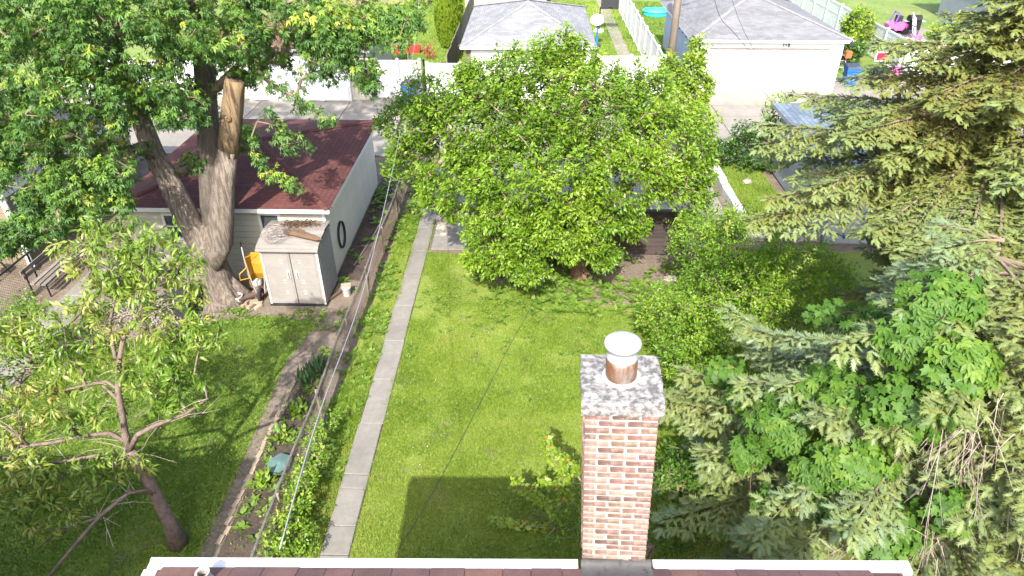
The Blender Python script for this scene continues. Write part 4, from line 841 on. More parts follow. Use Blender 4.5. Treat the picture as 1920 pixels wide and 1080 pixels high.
def bin_(name, label, x, y, rz, m='black_plastic', lid='black_plastic', logo=False, w=.66, d=.72, h=1.05, group=None):
    t = thing(name, label, 'bin', (x, y, 0), rz, group)
    b = MB(); a = .8; e = .03
    ring = lambda z, f: [(-w/2*f, -d/2*f, z), (w/2*f, -d/2*f, z), (w/2*f, d/2*f, z), (-w/2*f, d/2*f, z)]
    V = ring(.06, a) + ring(h*.8, .97) + ring(h*.82, 1.06) + ring(h, 1.08); b.add(V, [(3, 2, 1, 0), (12, 13, 14, 15)] + [(r*4+k, r*4+(k+1) % 4, r*4+4+(k+1) % 4, r*4+4+k) for r in range(3) for k in range(4)]); b.build('body', m, t, local=True)
    l = MB(); l.add([(-w*.56, -d*.58, h+.005), (w*.56, -d*.58, h+.005), (w*.56, d*.56, h+.005), (-w*.56, d*.56, h+.005), (-w*.54, -d*.55, h+.05), (w*.54, -d*.55, h+.05), (w*.5, d*.5, h+.1), (-w*.5, d*.5, h+.1)], [(3, 2, 1, 0), (4, 5, 6, 7), (0, 1, 5, 4), (1, 2, 6, 5), (2, 3, 7, 6), (3, 0, 4, 7)]); l.build('lid', lid, t, local=True)
    MB().tube([(-w*.42, d*.55, h-.02), (-w*.42, d*.68, h), (w*.42, d*.68, h), (w*.42, d*.55, h-.02)], .018, 8).build('handle', lid, t, local=True)
    for s in (-1, 1):
        T = Matrix.Translation((s*w*.44, d*.42, .12)) @ Matrix.Rotation(R(90), 4, 'Y'); MB().lathe([(.04, -.03), (.12, -.03), (.12, .03), (.04, .03)], n=14, T=T).build('wheel', 'rubber', t, local=True)
    if logo:
        lo = MB(); T = Matrix.Translation((0, -d*.475, h*.52)) @ Matrix.Rotation(R(96), 4, 'X'); lo.lathe([(.0, .012), (.115, .012), (.115, .02), (.0, .02)], n=20, T=T); lg_ = lo.build('emblem', 'white_print', t, local=True)
        ar = MB()
        for k in range(3):
            A = k*2.094
            for q in range(4):
                a0, a1 = A+q*.36, A+(q+1)*.36; r0, r1 = .05, .082
                ar.add([T @ Vector((r*math.cos(s), r*math.sin(s), .0225)) for r, s in ((r0, a0), (r1, a0), (r1, a1), (r0, a1))], [(0, 1, 2, 3)])
        ar.build('emblem_arrows', m, t, local=True)
    return t
bin_('recycling_cart', 'blue recycling cart with round white emblem at the white garage corner', 17.05, 37.0, R(-6), 'cart_blue', 'cart_lid', True, group='blue recycling carts')
bin_('recycling_cart', 'blue recycling cart behind the leafy tree in front of the tall white fence', 5.35, 33.2, R(20), 'cart_blue', 'cart_lid', False, group='blue recycling carts')
bin_('recycling_cart', 'blue recycling cart below the white gate between the alley garages', -5.9, 33.4, R(-10), 'cart_blue', 'cart_lid', False, group='blue recycling carts')
bin_('recycling_cart', 'blue recycling cart behind the maple near the white alley fence', -14.9, 30.0, R(5), 'cart_blue', 'cart_lid', False, group='blue recycling carts')
bin_('waste_cart', 'dark waste cart under the spruce bough tip beside the toys', 18.3, 36.6, R(8), 'black_plastic', 'black_plastic')
bin_('garbage_bin', 'black plastic bin with lid standing against the maple trunk', -9.35, 15.2, R(-15), w=.62, d=.6, h=.72)
# kettle grill
gr = thing('kettle_grill', 'black kettle grill on legs left of the maple trunk', 'grill', (-10.1, 16.3, 0))
MB().lathe([(.04, .52), (.16, .56), (.26, .66), (.29, .76), (.29, .78)], (-10.1, 16.3, 0), 20).build('bowl', 'black_metal', gr, smooth=True); MB().lathe([(.295, .79), (.27, .9), (.18, .99), (.05, 1.03), (.01, 1.03)], (-10.1, 16.3, 0), 20).build('lid', 'black_metal', gr, smooth=True)
for a in (.4, 2.5, 4.6): MB().tube([(-10.1+.2*math.cos(a), 16.3+.2*math.sin(a), .6), (-10.1+.32*math.cos(a), 16.3+.32*math.sin(a), 0)], .014, 6).build('leg', 'galvanized', gr)
# leaning boards and gravel heap
for i, (x, y, rz, rx, lab) in enumerate(((-9.75, 16.2, .5, 1.1, 'old board leaning beside the kettle grill'), (-10.5, 15.9, -.6, .5, 'old board lying across the gravel heap'))):
    tag(MB().box(-.07, .07, -.5, .5, -.015, .015, T=Matrix.Translation((x, y, .42 if i == 0 else .2)) @ Matrix.Rotation(rz, 4, 'Z') @ Matrix.Rotation(rx if i == 0 else .15, 4, 'X')).build('old_board', 'wood_grey', off=(x, y, 0)), lab, 'board')
n = 2600; gx = -10.3+RNG.normal(0, .75, n); gy = 15.45+RNG.normal(0, .3, n); gs = RNG.uniform(.015, .05, n)
V0 = np.array([(1, 0, 0), (-.9, .2, 0), (0, 1, .1), (.1, -1, 0), (0, .1, .8), (0, 0, -.5)]); T0 = np.array([(0, 2, 4), (2, 1, 4), (1, 3, 4), (3, 0, 4), (2, 0, 5), (1, 2, 5), (3, 1, 5), (0, 3, 5)])
rot = RNG.random(n)*6.28; cs, sn = np.cos(rot)[:, None], np.sin(rot)[:, None]
hz = .14*np.exp(-((gx+10.3)**2/.9+(gy-15.45)**2/.15))*RNG.random(n)
V = np.stack([gs[:, None]*(V0[None, :, 0]*cs-V0[None, :, 1]*sn)+gx[:, None], gs[:, None]*(V0[None, :, 0]*sn+V0[None, :, 1]*cs)+gy[:, None], gs[:, None]*V0[None, :, 2]+hz[:, None]+.02], 2).reshape(-1, 3)
T = (T0[None]+(np.arange(n)*6)[:, None, None]).reshape(-1, 3)
tag(link_raw('gravel', raw_mesh('gravel', V, T, 'gravel'), None, (0, 0, 0)), 'heap of pale gravel under the peach tree twigs', 'gravel', kind='stuff')
# slatted bench and iron chair
bn = thing('slatted_bench', 'grey slatted garden bench beside the black wire fence', 'bench', (-13.9, 16.9, 0))
for i, (x, z) in enumerate(((-14.1, .46), (-13.94, .45), (-13.78, .44))): MB().box(x, x+.12, 15.9, 17.9, z, z+.035).build('slat', 'wood_grey', bn)
for i, z in enumerate((.62, .78)): MB().box(-14.22-.03*i, -14.19-.03*i, 15.9, 17.9, z, z+.11).build('back_slat', 'wood_grey', bn)
for y in (16.0, 17.8):
    for x in (-14.2, -13.72): MB().tube([(x, y, 0), (x, y, .44 if x > -14 else .9)], .025, 6).build('leg', 'black_metal', bn)
ch = thing('iron_chair', 'black iron garden chair in front of the tan garage wall', 'chair', (-16.0, 17.1, 0))
MB().lathe([(.001, .43), (.22, .43), (.23, .45), (.001, .455)], (-16.0, 17.0, 0), 14).build('seat', 'black_metal', ch)
bk_ = MB(); bk_.tube([(-16.2, 17.2, .45), (-16.22, 17.27, .8), (-16.0, 17.3, .95), (-15.78, 17.27, .8), (-15.8, 17.2, .45)], .022, 6)
for dx in (-.12, 0, .12): bk_.tube([(-16+dx, 17.2, .45), (-16+dx*.8, 17.28, .9)], .012, 5)
bk_.build('backrest', 'black_metal', ch)
for dx, dy in ((-.18, -.16), (.18, -.16), (-.18, .18), (.18, .18)): MB().tube([(-16+dx, 17+dy, .44), (-16+dx*1.5, 17+dy*1.4, 0)], .018, 6).build('leg', 'black_metal', ch)
# brick edging of the planting bed
be = thing('brick_edging', 'row of half buried bricks edging the planting bed by the fence', 'edging', (-5.78, 11, 0))
em = [brick_mesh(.2, .09, .08, 20+s) for s in range(3)]
for m_ in em: m_.materials.clear(); m_.materials.append(MATS['tan_brick'])
for i in range(27):
    y = 8.0+i*.212; x = -5.68+.25*max(0, (y-10.5)/4)**1.5; inst('brick', random.choice(em), be, (x+random.uniform(-.03, .03), y, -.005+random.uniform(-.02, .012)), (random.uniform(-.12, .12), random.uniform(-.1, .1), math.pi/2+random.uniform(-.12, .12)-.12))
lid = MB(); lid.add([(x+.0, y, .16+random.uniform(-.02, .02)) for x, y in ((-5.32, 9.55), (-5.02, 9.5), (-4.86, 9.7), (-4.9, 9.98), (-5.16, 10.06), (-5.34, 9.86))] + [(-5.08, 9.78, .22)], [(i, (i+1) % 6, 6) for i in range(6)]); lid.add([(x, y, .1) for x, y in ((-5.32, 9.55), (-5.02, 9.5), (-4.86, 9.7), (-4.9, 9.98), (-5.16, 10.06), (-5.34, 9.86))] + [(x, y, .15) for x, y in ((-5.32, 9.55), (-5.02, 9.5), (-4.86, 9.7), (-4.9, 9.98), (-5.16, 10.06), (-5.34, 9.86))], [(i, (i+1) % 6, 6+(i+1) % 6, 6+i) for i in range(6)])
tag(lid.build('plastic_lid', 'green_plastic', off=(-5.1, 9.8, 0)), 'grey green plastic lid lying in the planting bed by the fence', 'lid')
# rocks
def rock(name, label, x, y, s, sz=.5):
    mb = MB(); seg, rg_ = 9, 6; V = []
    for i in range(rg_+1):
        for j in range(seg):
            a = math.pi*i/rg_; b = 2*math.pi*j/seg; r = s*(1+random.uniform(-.16, .16)); V.append((x+r*math.sin(a)*math.cos(b), y+r*math.sin(a)*math.sin(b)*.8, max(0, s*sz*.4+r*sz*math.cos(a))))
    mb.add(V, [(i*seg+j, (i+1)*seg+j, (i+1)*seg+(j+1) % seg, i*seg+(j+1) % seg) for i in range(rg_) for j in range(seg)]); tag(mb.build(name, 'rock', off=(x, y, 0)), label, 'rock', 'loose rocks around the lawn')
rock('rock', 'large pale rock at the corner of garden walk and patio', -2.85, 20.4, .26); rock('rock', 'smaller pale rock in front of the large one by the walk', -2.78, 19.95, .17); rock('rock', 'flat pale rock in the bare soil near the plank fence', 4.3, 17.4, .22, .3); rock('rock', 'small rock beside the flat one under the shrubs', 4.55, 17.05, .12, .4); rock('rock', 'white rock on the right garden lawn near the ivy', 8.4, 24.4, .2, .6); rock('rock', 'round dark rock beside the walk end under the leafy tree', -3.0, 21.1, .2, .7)
MB_ = MB().tube([(-1.45, 18.55, 0), (-1.46, 18.56, .95)], .035, 10); tag(MB_.build('white_stake', 'white_trim', off=(-1.45, 18.55, 0)), 'white stake in front of the plank fence under the leaves', 'stake')
# ---------------------------------------------------------------- far yards
pl = thing('paddling_pool', 'round turquoise paddling pool on the lawn left of the utility pole', 'pool', (9.45, 54.8, 0))
MB().lathe([(.92, 0), (.95, .02), (1.0, .14), (.97, .17), (1.03, .32), (1.06, .34), (1.04, .37), (.98, .36), (.93, .05), (.9, .03)], (9.45, 54.8, 0), 32).build('wall', 'pool_plastic', pl, smooth=True); MB().lathe([(.001, .2), (.945, .2), (.945, .215), (.001, .215)], (9.45, 54.8, 0), 32).build('water', 'pool_water', pl)
bh = thing('basketball_stand', 'black basketball board on a thin stand beside the lawn path', 'basketball hoop', (4.7, 49.5, 0))
MB().lathe([(.34, 0), (.36, .04), (.3, .14), (.06, .16)], (4.7, 49.3, 0), 18).build('base', 'white_vinyl', bh); MB().tube([(4.7, 49.3, .1), (4.7, 49.3, 1.5), (4.85, 49.2, 1.9)], .04, 8).build('pole', 'black_metal', bh)
MB().box(4.72, 5.92, 49.12, 49.18, 1.5, 2.5).build('backboard', 'black_plastic', bh); MB().tube([(5.32+.2*math.cos(t), 48.9+.2*math.sin(t), 1.62) for t in np.linspace(0, 6.28, 14)], .012, 5, cap=False).build('rim', 'black_metal', bh)
th_ = thing('toy_hoop', 'small toy hoop with white board on a blue pole behind the grey hip garage', 'toy hoop', (4.25, 45.3, 0))
MB().lathe([(.28, 0), (.3, .05), (.22, .12), (.08, .14)], (4.25, 45.3, 0), 16).build('base', 'cart_lid', th_); MB().tube([(4.25, 45.3, .1), (4.22, 45.25, 1.35)], .06, 10).build('pole', 'toy_blue', th_); T = Matrix.Translation((4.15, 45.1, 1.65)); b_ = MB(); b_.prism([(.42*math.cos(t)*(1.0), .34*math.sin(t)) for t in np.linspace(0, 6.28, 17)[:-1]], -.03, .03, T=T @ Matrix.Rotation(R(80), 4, 'X')); b_.build('backboard', 'white_vinyl', th_)
for (px, py, w, d, h, nm_, lab, m_) in ((775, 99, .95, .45, .45, 'planter_box', 'long red planter box above the white gate', 'planter_red'), (746, 100, .4, .4, .5, 'planter_pot', 'small red pot beside the long red planter box', 'planter_red')):
    g_ = G(px, py); t = thing(nm_, lab, 'planter', (g_[0], g_[1], 0)); x, y = g_[0], g_[1]
    b_ = MB(); V = [(x-w/2*.85, y-d/2*.85, .0), (x+w/2*.85, y-d/2*.85, 0), (x+w/2*.85, y+d/2*.85, 0), (x-w/2*.85, y+d/2*.85, 0), (x-w/2, y-d/2, h), (x+w/2, y-d/2, h), (x+w/2, y+d/2, h), (x-w/2, y+d/2, h), (x-w/2*.9, y-d/2*.85, h), (x+w/2*.9, y-d/2*.85, h), (x+w/2*.9, y+d/2*.85, h), (x-w/2*.9, y+d/2*.85, h), (x-w/2*.9, y-d/2*.85, h-.08), (x+w/2*.9, y-d/2*.85, h-.08), (x+w/2*.9, y+d/2*.85, h-.08), (x-w/2*.9, y+d/2*.85, h-.08)]
    b_.add(V, [(3, 2, 1, 0)] + [(r*4+k, r*4+(k+1) % 4, r*4+4+(k+1) % 4, r*4+4+k) for r in range(3) for k in range(4)]); b_.build('box', m_, t); MB().box(x-w*.44, x+w*.44, y-d*.4, y+d*.4, h-.2, h-.06).build('soil', 'dark_soil', t)
# toys and bits beyond the side fence
tc = thing('toy_car', 'pink toy ride on car with purple bar in the far right yard', 'toy car', (24.9, 49.4, 0))
b_ = MB(); b_.add([(24.3, 49.0, .25), (25.6, 49.0, .25), (25.6, 49.8, .25), (24.3, 49.8, .25), (24.25, 49.0, .62), (25.0, 49.0, .8), (25.65, 49.0, .62), (24.25, 49.8, .62), (25.0, 49.8, .8), (25.65, 49.8, .62)], [(3, 2, 1, 0), (0, 1, 6, 5, 4), (2, 3, 7, 8, 9), (4, 5, 8, 7), (5, 6, 9, 8), (0, 4, 7, 3), (1, 2, 9, 6)]); b_.build('body', 'toy_pink', tc)
MB().tube([(24.6, 49.0, .7), (24.75, 49.05, 1.35), (24.75, 49.75, 1.35), (24.6, 49.8, .7)], .05, 8).build('bar', 'toy_purple', tc); MB().box(24.8, 25.1, 49.15, 49.65, .75, 1.15).build('seat', 'black_plastic', tc)
for x in (24.5, 25.4):
    for y in (48.96, 49.84): MB().lathe([(.06, -.06), (.2, -.06), (.2, .06), (.06, .06)], n=14, T=Matrix.Translation((x, y, .2)) @ Matrix.Rotation(R(90), 4, 'X')).build('wheel', 'rubber', tc)
sc_ = thing('toy_scooter', 'small pink toy scooter nearer the white solid fence', 'toy', (25.1, 46.9, 0))
MB().box(24.8, 25.5, 46.75, 47.05, .15, .42).build('body', 'toy_pink', sc_); MB().tube([(24.9, 46.9, .4), (24.8, 46.9, .95), (24.8, 46.65, 1.0), (24.8, 47.15, 1.0)], .03, 6).build('handlebar', 'toy_purple', sc_)
for x in (24.9, 25.4): MB().lathe([(.04, -.05), (.15, -.05), (.15, .05), (.04, .05)], n=12, T=Matrix.Translation((x, 46.9, .15)) @ Matrix.Rotation(R(90), 4, 'X')).build('wheel', 'rubber', sc_)
sl_ = thing('toy_slide', 'bright blue plastic slide behind the white solid fence', 'slide', (26.2, 44.6, 0))
V = []
for s_, z in ((0, 1.5), (.5, 1.4), (1.2, .7), (1.8, .2), (2.1, .12)):
    V += [(25.9+s_*.3, 45.6-s_, z+.18), (25.95+s_*.3, 45.6-s_, z), (26.45+s_*.3, 45.6-s_, z), (26.5+s_*.3, 45.6-s_, z+.18)]
F = [(i*4+j, i*4+j+1, i*4+5+j, i*4+4+j) for i in range(4) for j in range(3)]; MB().add(V, F).add([(x, y, z-.03) for x, y, z in V], [f[::-1] for f in F]).build('chute', 'toy_blue', sl_)
for x in (25.95, 26.45): MB().tube([(x, 46.0, 0), (x, 45.65, 1.6)], .035, 8).build('leg', 'toy_blue', sl_)
MB().box(25.9, 26.5, 45.6, 45.95, 1.48, 1.55).build('platform', 'toy_blue', sl_)
cr = thing('slatted_crib', 'white slatted panel leaning beside the blue slide', 'panel', (25.4, 47.6, 0)); T = Matrix.Translation((25.5, 47.8, 0)) @ Matrix.Rotation(R(70), 4, 'Z') @ Matrix.Rotation(R(-14), 4, 'X')
for x in (-.9, .84): MB().box(x, x+.07, -.03, .03, 0, 1.5, T=T).build('post', 'white_vinyl', cr)
for z in (.1, 1.4): MB().box(-.83, .84, -.025, .025, z, z+.07, T=T).build('rail', 'white_vinyl', cr)
for i in range(10): MB().box(-.74+i*.16, -.69+i*.16, -.015, .015, .172, 1.398, T=T).build('slat', 'white_vinyl', cr)
gq = thing('patio_grill', 'dark grey gas grill standing on the patio near the toys', 'grill', (25.9, 49.2, 0))
MB().box(25.5, 26.3, 48.9, 49.5, .3, .85).build('cabinet', 'black_metal', gq); MB().tube([(25.5, 49.2, .95), (26.3, 49.2, .95)], .28, 12).build('lid', 'black_metal', gq)
for x in (25.2, 26.32): MB().box(x, x+.28, 48.95, 49.45, .82, .86).build('side_shelf', 'galvanized', gq)
for x in (25.55, 26.25):
    for y in (48.95, 49.45): MB().tube([(x, y, 0), (x, y, .3)], .03, 6).build('leg', 'black_metal', gq)
ck = thing('sandbox_cover', 'pale blue plastic sandbox lid beside the blue slide', 'sandbox', (28.0, 45.3, 0))
MB().lathe([(.8, 0), (.85, .2), (.8, .3), (.5, .42), (.1, .46)], (28.0, 45.3, 0), 20).build('shell', 'pool_plastic', ck, smooth=True); MB().lathe([(.86, .18), (.9, .2), (.9, .24), (.86, .25)], (28.0, 45.3, 0), 20).build('rim', 'toy_blue', ck)
pk = thing('toy_stroller', 'pink toy stroller under the spruce bough beside the waste cart', 'toy', (19.4, 36.9, 0))
MB().add([(19.1, 36.7, .35), (19.7, 36.7, .35), (19.7, 37.1, .75), (19.1, 37.1, .75), (19.1, 37.15, 1.05), (19.7, 37.15, 1.05)], [(0, 1, 2, 3), (3, 2, 5, 4)]).build('seat', 'toy_pink', pk)
for x in (19.1, 19.7): MB().tube([(x, 36.6, .1), (x, 37.2, .8), (x, 37.4, 1.1)], .02, 6).build('frame', 'galvanized', pk)
for x in (19.05, 19.75):
    for y in (36.6, 37.2): MB().lathe([(.03, -.02), (.09, -.02), (.09, .02), (.03, .02)], n=10, T=Matrix.Translation((x, y, .1)) @ Matrix.Rotation(R(90), 4, 'Y')).build('wheel', 'rubber', pk)
sg = thing('yard_sign', 'small red sign hanging on a metal frame before the white ribbed fence', 'sign', (20.1, 40.2, 0))
MB().tube([(20.9, 40.2, 0), (20.9, 40.2, 1.15), (19.6, 40.2, 1.15)], .022, 6).build('frame', 'galvanized', sg); pn = MB().box(19.62, 20.28, 40.19, 40.21, .5, 1.02).build('panel', 'white_print', sg); MB().box(19.68, 20.22, 40.18, 40.189, .56, .97).build('face', 'sign_red', pn)
ht = thing('hand_truck', 'grey two wheeled hand truck with an orange box behind the blue cart', 'hand truck', (17.4, 39.2, 0))
fr = MB(); fr.tube([(17.2, 39.2, .15), (17.2, 39.35, 1.25), (17.6, 39.35, 1.25), (17.6, 39.2, .15)], .022, 6)
for z in (.4, .75, 1.05): fr.tube([(17.2, 39.22+z*.1, z), (17.6, 39.22+z*.1, z)], .015, 6)
fr.build('frame', 'galvanized', ht)
for x in (17.15, 17.65): MB().lathe([(.04, -.03), (.12, -.03), (.12, .03), (.04, .03)], n=12, T=Matrix.Translation((x, 39.22, .12)) @ Matrix.Rotation(R(90), 4, 'Y')).build('wheel', 'rubber', ht)
MB().box(17.45, 17.75, 39.05, 39.3, .95, 1.3).build('box', 'orange_plastic', ht)
tag(MB().tube([(15.05, 35.3, .08), (15.25, 35.25, .09), (15.45, 35.22, .08)], [.06, .07, .04], 8, noise=.3).build('litter', 'white_print', off=(15.2, 35.25, 0)), 'small white litter on the concrete at the white garage corner', 'litter')
# bird gliding in front of the grey garage
bd = thing('bird', 'small dark bird gliding in front of the grey sided garage', 'bird', tuple(P(1582, 444, 16.5)))
mb = MB(); mb.tube([(-.13, 0, 0), (-.1, 0, .01), (-.06, 0, .015), (0, 0, .0), (.07, 0, -.005), (.12, 0, 0), (.2, 0, .0)], [.004, .025, .03, .045, .03, .015, .025], 8); mb.build('body', 'bird_black', bd, local=True, smooth=True)
for s in (-1, 1): MB().add([(-.05, .02*s, .02), (.05, .02*s, .015), (.03, .16*s, .05), (-.07, .17*s, .055), (.06, .32*s, .02), (.02, .33*s, .02)], [(0, 1, 2, 3) if s > 0 else (3, 2, 1, 0), (3, 2, 4, 5) if s > 0 else (5, 4, 2, 3)]).build('wing', 'bird_black', bd, local=True)
bd.rotation_euler = (0, 0, R(70))
# ---------------------------------------------------------------- grass
def inside(poly, x, y):
    r = np.zeros(len(x), bool); n = len(poly)
    for i in range(n):
        x0, y0 = poly[i]; x1, y1 = poly[(i+1) % n]; c = (y0 > y) != (y1 > y); r ^= c & (x < (x1-x0)*(y-y0)/(y1-y0+1e-12)+x0)
    return r
def grass(name, poly, dens, h0, h1, w, matn, label, keep=None, bias=0.0, seed=1):
    xs = [p[0] for p in poly]; ys = [p[1] for p in poly]; n = int((max(xs)-min(xs))*(max(ys)-min(ys))*dens)
    x = RNG.uniform(min(xs), max(xs), n); y = RNG.uniform(min(ys), max(ys), n); ok = inside(poly, x+RNG.normal(0, .05, n), y+RNG.normal(0, .08, n))
    ok &= y > 5.2
    x, y = x[ok], y[ok]; p = np.stack([x, y, 0*x], 1)
    if keep is not None: k = RNG.random(len(x)) < keep(p); x, y, p = x[k], y[k], p[k]
    n = len(x); a = RNG.random(n)*6.283; nz = vnoise(p, .55, seed)*.6+vnoise(p, 2.3, seed+1)*.4
    h = (h0+(h1-h0)*RNG.random(n))*(.75+.5*vnoise(p, 1.5, seed+2)); ln = np.abs(RNG.normal(.35, .35, n))*h
    tint = (nz*1.15-.14+bias + RNG.normal(0, .13, n) + .10*np.clip((11-y)/4, -1, 1)).clip(0, 1)
    dx, dy = np.cos(a), np.sin(a); b = RNG.random(n)*6.283; ww = w*(.7+.6*RNG.random(n))
    V = np.empty((n, 3, 3)); V[:, 0] = np.stack([x-dx*ww/2, y-dy*ww/2, 0*x], 1); V[:, 1] = np.stack([x+dx*ww/2, y+dy*ww/2, 0*x], 1); V[:, 2] = np.stack([x+np.cos(b)*ln, y+np.sin(b)*ln, h], 1)
    o = link_raw(name, raw_mesh(name, V.reshape(-1, 3), np.arange(n*3).reshape(-1, 3), matn, np.repeat(tint, 3)), None, (0, 0, 0)); return tag(o, label, 'grass', kind='stuff')
def lawn_keep(p):
    k = np.ones(len(p)); d = vnoise(p, .9, 9)*.6+vnoise(p, 2.6, 10)*.4
    far = np.clip((p[:, 1]-13.5)/3.5, 0, 1); k -= far*np.clip((d-.42)*6, 0, .92); k -= .65*np.clip((d-.6)*6, 0, 1); return k
grass('lawn_grass', LAWN, 3200, .035, .075, .0135, 'grass', 'short sunlit grass of the main lawn', lawn_keep)
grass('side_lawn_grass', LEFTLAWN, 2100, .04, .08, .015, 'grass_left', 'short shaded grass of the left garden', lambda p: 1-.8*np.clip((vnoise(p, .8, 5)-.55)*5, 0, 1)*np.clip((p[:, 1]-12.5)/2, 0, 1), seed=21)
grass('verge_grass', STRIP, 3800, .05, .12, .012, 'grass', 'weedy grass strip between fence and walk', lambda p: np.clip(1.1-.95*np.clip((vnoise(p, 1.1, 6)-.45)*6, 0, 1)*np.clip((p[:, 1]-11)/4, .15, 1), 0, 1)*np.where((p[:, 0] < -4.25) & (p[:, 1] > 13), .12, 1), seed=31)
grass('right_grass', [(5.3, 5.2), (9, 5.2), (10.5, 12), (9.6, 19.3), (5.3, 19.3)], 700, .05, .12, .022, 'grass', 'rough grass under the right hand shrubs', seed=41)
grass('garage_grass', [(7.55, 20.4), (9.3, 20.4), (9.3, 26.2), (7.55, 26.2)], 1500, .05, .11, .016, 'grass', 'patchy grass beside the grey sided garage', lambda p: np.clip(1.25-1.2*vnoise(p, 1.1, 8), 0, 1), seed=51)
grass('far_grass', [(-8, 41), (7, 41), (7, 60), (-8, 60)], 160, .06, .12, .05, 'grass', 'sunlit grass around the far lawn path', bias=.12, seed=61)
grass('pool_grass', [(7.0, 44), (11.5, 44), (11.5, 60), (7.0, 60)], 160, .06, .12, .05, 'grass', 'sunlit grass around the paddling pool', seed=71)
ek = lambda p: np.clip((vnoise(p, 1.6, 91)-.35)*2.2, .05, 1)
grass('edge_grass', [(-3.29, 6), (-3.17, 6), (-3.17, 22), (-3.29, 22)], 3000, .05, .10, .011, 'grass', 'grass creeping over the lawn edge of the walk', ek, seed=81)
grass('edge_grass', [(-3.78, 6), (-3.63, 6), (-3.63, 24), (-3.78, 24)], 3000, .05, .11, .012, 'grass', 'grass creeping over the verge edge of the walk', ek, seed=83)
# weeds: flat rosettes
def weeds(name, label, pts, per, size, matn='leaf_weed', spread=.12, up=.5, tpl='oval', ys=1.0):
    T = np.array([(x, y, .02) for x, y in pts]); n = len(T)*per; th = RNG.random(n)*6.283
    C = np.repeat(T, per, 0) + np.stack([np.cos(th)*RNG.random(n)*spread*.4, np.sin(th)*RNG.random(n)*spread*.4, RNG.random(n)*.03], 1)
    D = np.stack([np.cos(th), np.sin(th), up*RNG.random(n)+.1], 1); N = np.stack([-np.cos(th)*up, -np.sin(th)*up, np.ones(n)], 1)
    o = leaves(name, matn, None, C, D, N, size*RNG.uniform(.5, 1.2, n), RNG.random(n)*.9, tpl, ys); return tag(o, label, 'weeds')
def scatter(poly, n, f=None):
    xs = [p[0] for p in poly]; ys = [p[1] for p in poly]; x = RNG.uniform(min(xs), max(xs), n*4); y = RNG.uniform(min(ys), max(ys), n*4); ok = inside(poly, x, y); p = np.stack([x[ok], y[ok], 0*x[ok]], 1)
    if f is not None: p = p[RNG.random(len(p)) < f(p)]
    return p[:n, :2]
weeds('tree_weeds', 'broad leaved weeds in the bare soil under the leafy tree', scatter([(-1.6, 15.6), (5.2, 15.2), (5.2, 18.5), (-1.6, 18.5)], 330, lambda p: vnoise(p, .9, 12)**1.5), 9, .2)
weeds('verge_weeds', 'broad leaved weeds between the fence and the walk', scatter([(-4.6, 7), (-3.8, 7), (-3.8, 25), (-4.5, 25)], 300, lambda p: vnoise(p, 1.2, 13)), 9, .15)
weeds('lawn_weeds', 'pale broad leaved weeds dotted through the lawn', scatter([(-3.1, 10), (4.8, 10), (4.8, 17), (-3.1, 18)], 260, lambda p: vnoise(p, .7, 14)**2*np.clip((p[:, 1]-9)/6, .1, 1)), 7, .11)
weeds('clover', 'tiny white clover flowers in the lawn', scatter([(-2.8, 9), (2.5, 9), (2.5, 15), (-2.8, 15)], 60, lambda p: vnoise(p, .8, 15)**3), 2, .02, 'white_print', .03)
weeds('passage_weeds', 'weeds sprouting along the garage side wall', scatter([(-5.7, 17), (-4.7, 16.3), (-4.7, 24), (-5.7, 24)], 40, lambda p: vnoise(p, 1.1, 16)**2), 12, .18)
weeds('bed_weeds', 'low green weeds in the dark planting bed', scatter([(-5.6, 8), (-4.7, 8), (-4.7, 14), (-5.4, 14)], 70), 9, .14, 'leaf_weed')
weeds('fallen_leaves', 'small pale fallen leaves on the shaded left lawn', scatter([(-9.5, 7.4), (-5.2, 7.4), (-5.2, 12.5), (-9, 12)], 1500), 1, .075, 'leaf_peach', .3, .1, 'lance')
weeds('dirt_weeds', 'weeds in the dirt before the storage shed', scatter([(-8.5, 14.7), (-4.9, 14.5), (-4.9, 15.6), (-8.5, 15.5)], 90, lambda p: vnoise(p, 1.5, 17)), 8, .1)
# iris clumps in the bed
for i, (x, y, lab) in enumerate(((-5.1, 12.9, 'iris clump with sword leaves at the upper end of the planting bed'), (-5.35, 12.5, 'smaller iris clump near the brick edging'), (-5.2, 11.4, 'bushy green perennial in the middle of the planting bed'), (-5.35, 10.6, 'leafy perennial next to the brick edging'), (-5.3, 9.35, 'leafy lily clump just below the plastic lid'))):
    t = thing('bed_plant', lab, 'plant', (x, y, 0)); n = 46; th = RNG.random(n)*6.283; iris = i < 2
    C = np.stack([x+RNG.normal(0, .09, n), y+RNG.normal(0, .09, n), RNG.random(n)*(.02 if iris else .25)], 1); D = np.stack([np.cos(th)*.45, np.sin(th)*.45, np.full(n, 1.0 if iris else .35)], 1); N = np.stack([np.cos(th), np.sin(th), np.full(n, .3)], 1)
    leaves('foliage', 'leaf_iris' if iris else 'leaf_shrub', t, C, D, N, RNG.uniform(.25, .5, n) if iris else RNG.uniform(.12, .22, n), RNG.random(n), 'lance', .8 if iris else 1.6); MB().tube([(x, y, 0), (x+.02, y, .2)], .012, 5).build('stem', 'twig', t)
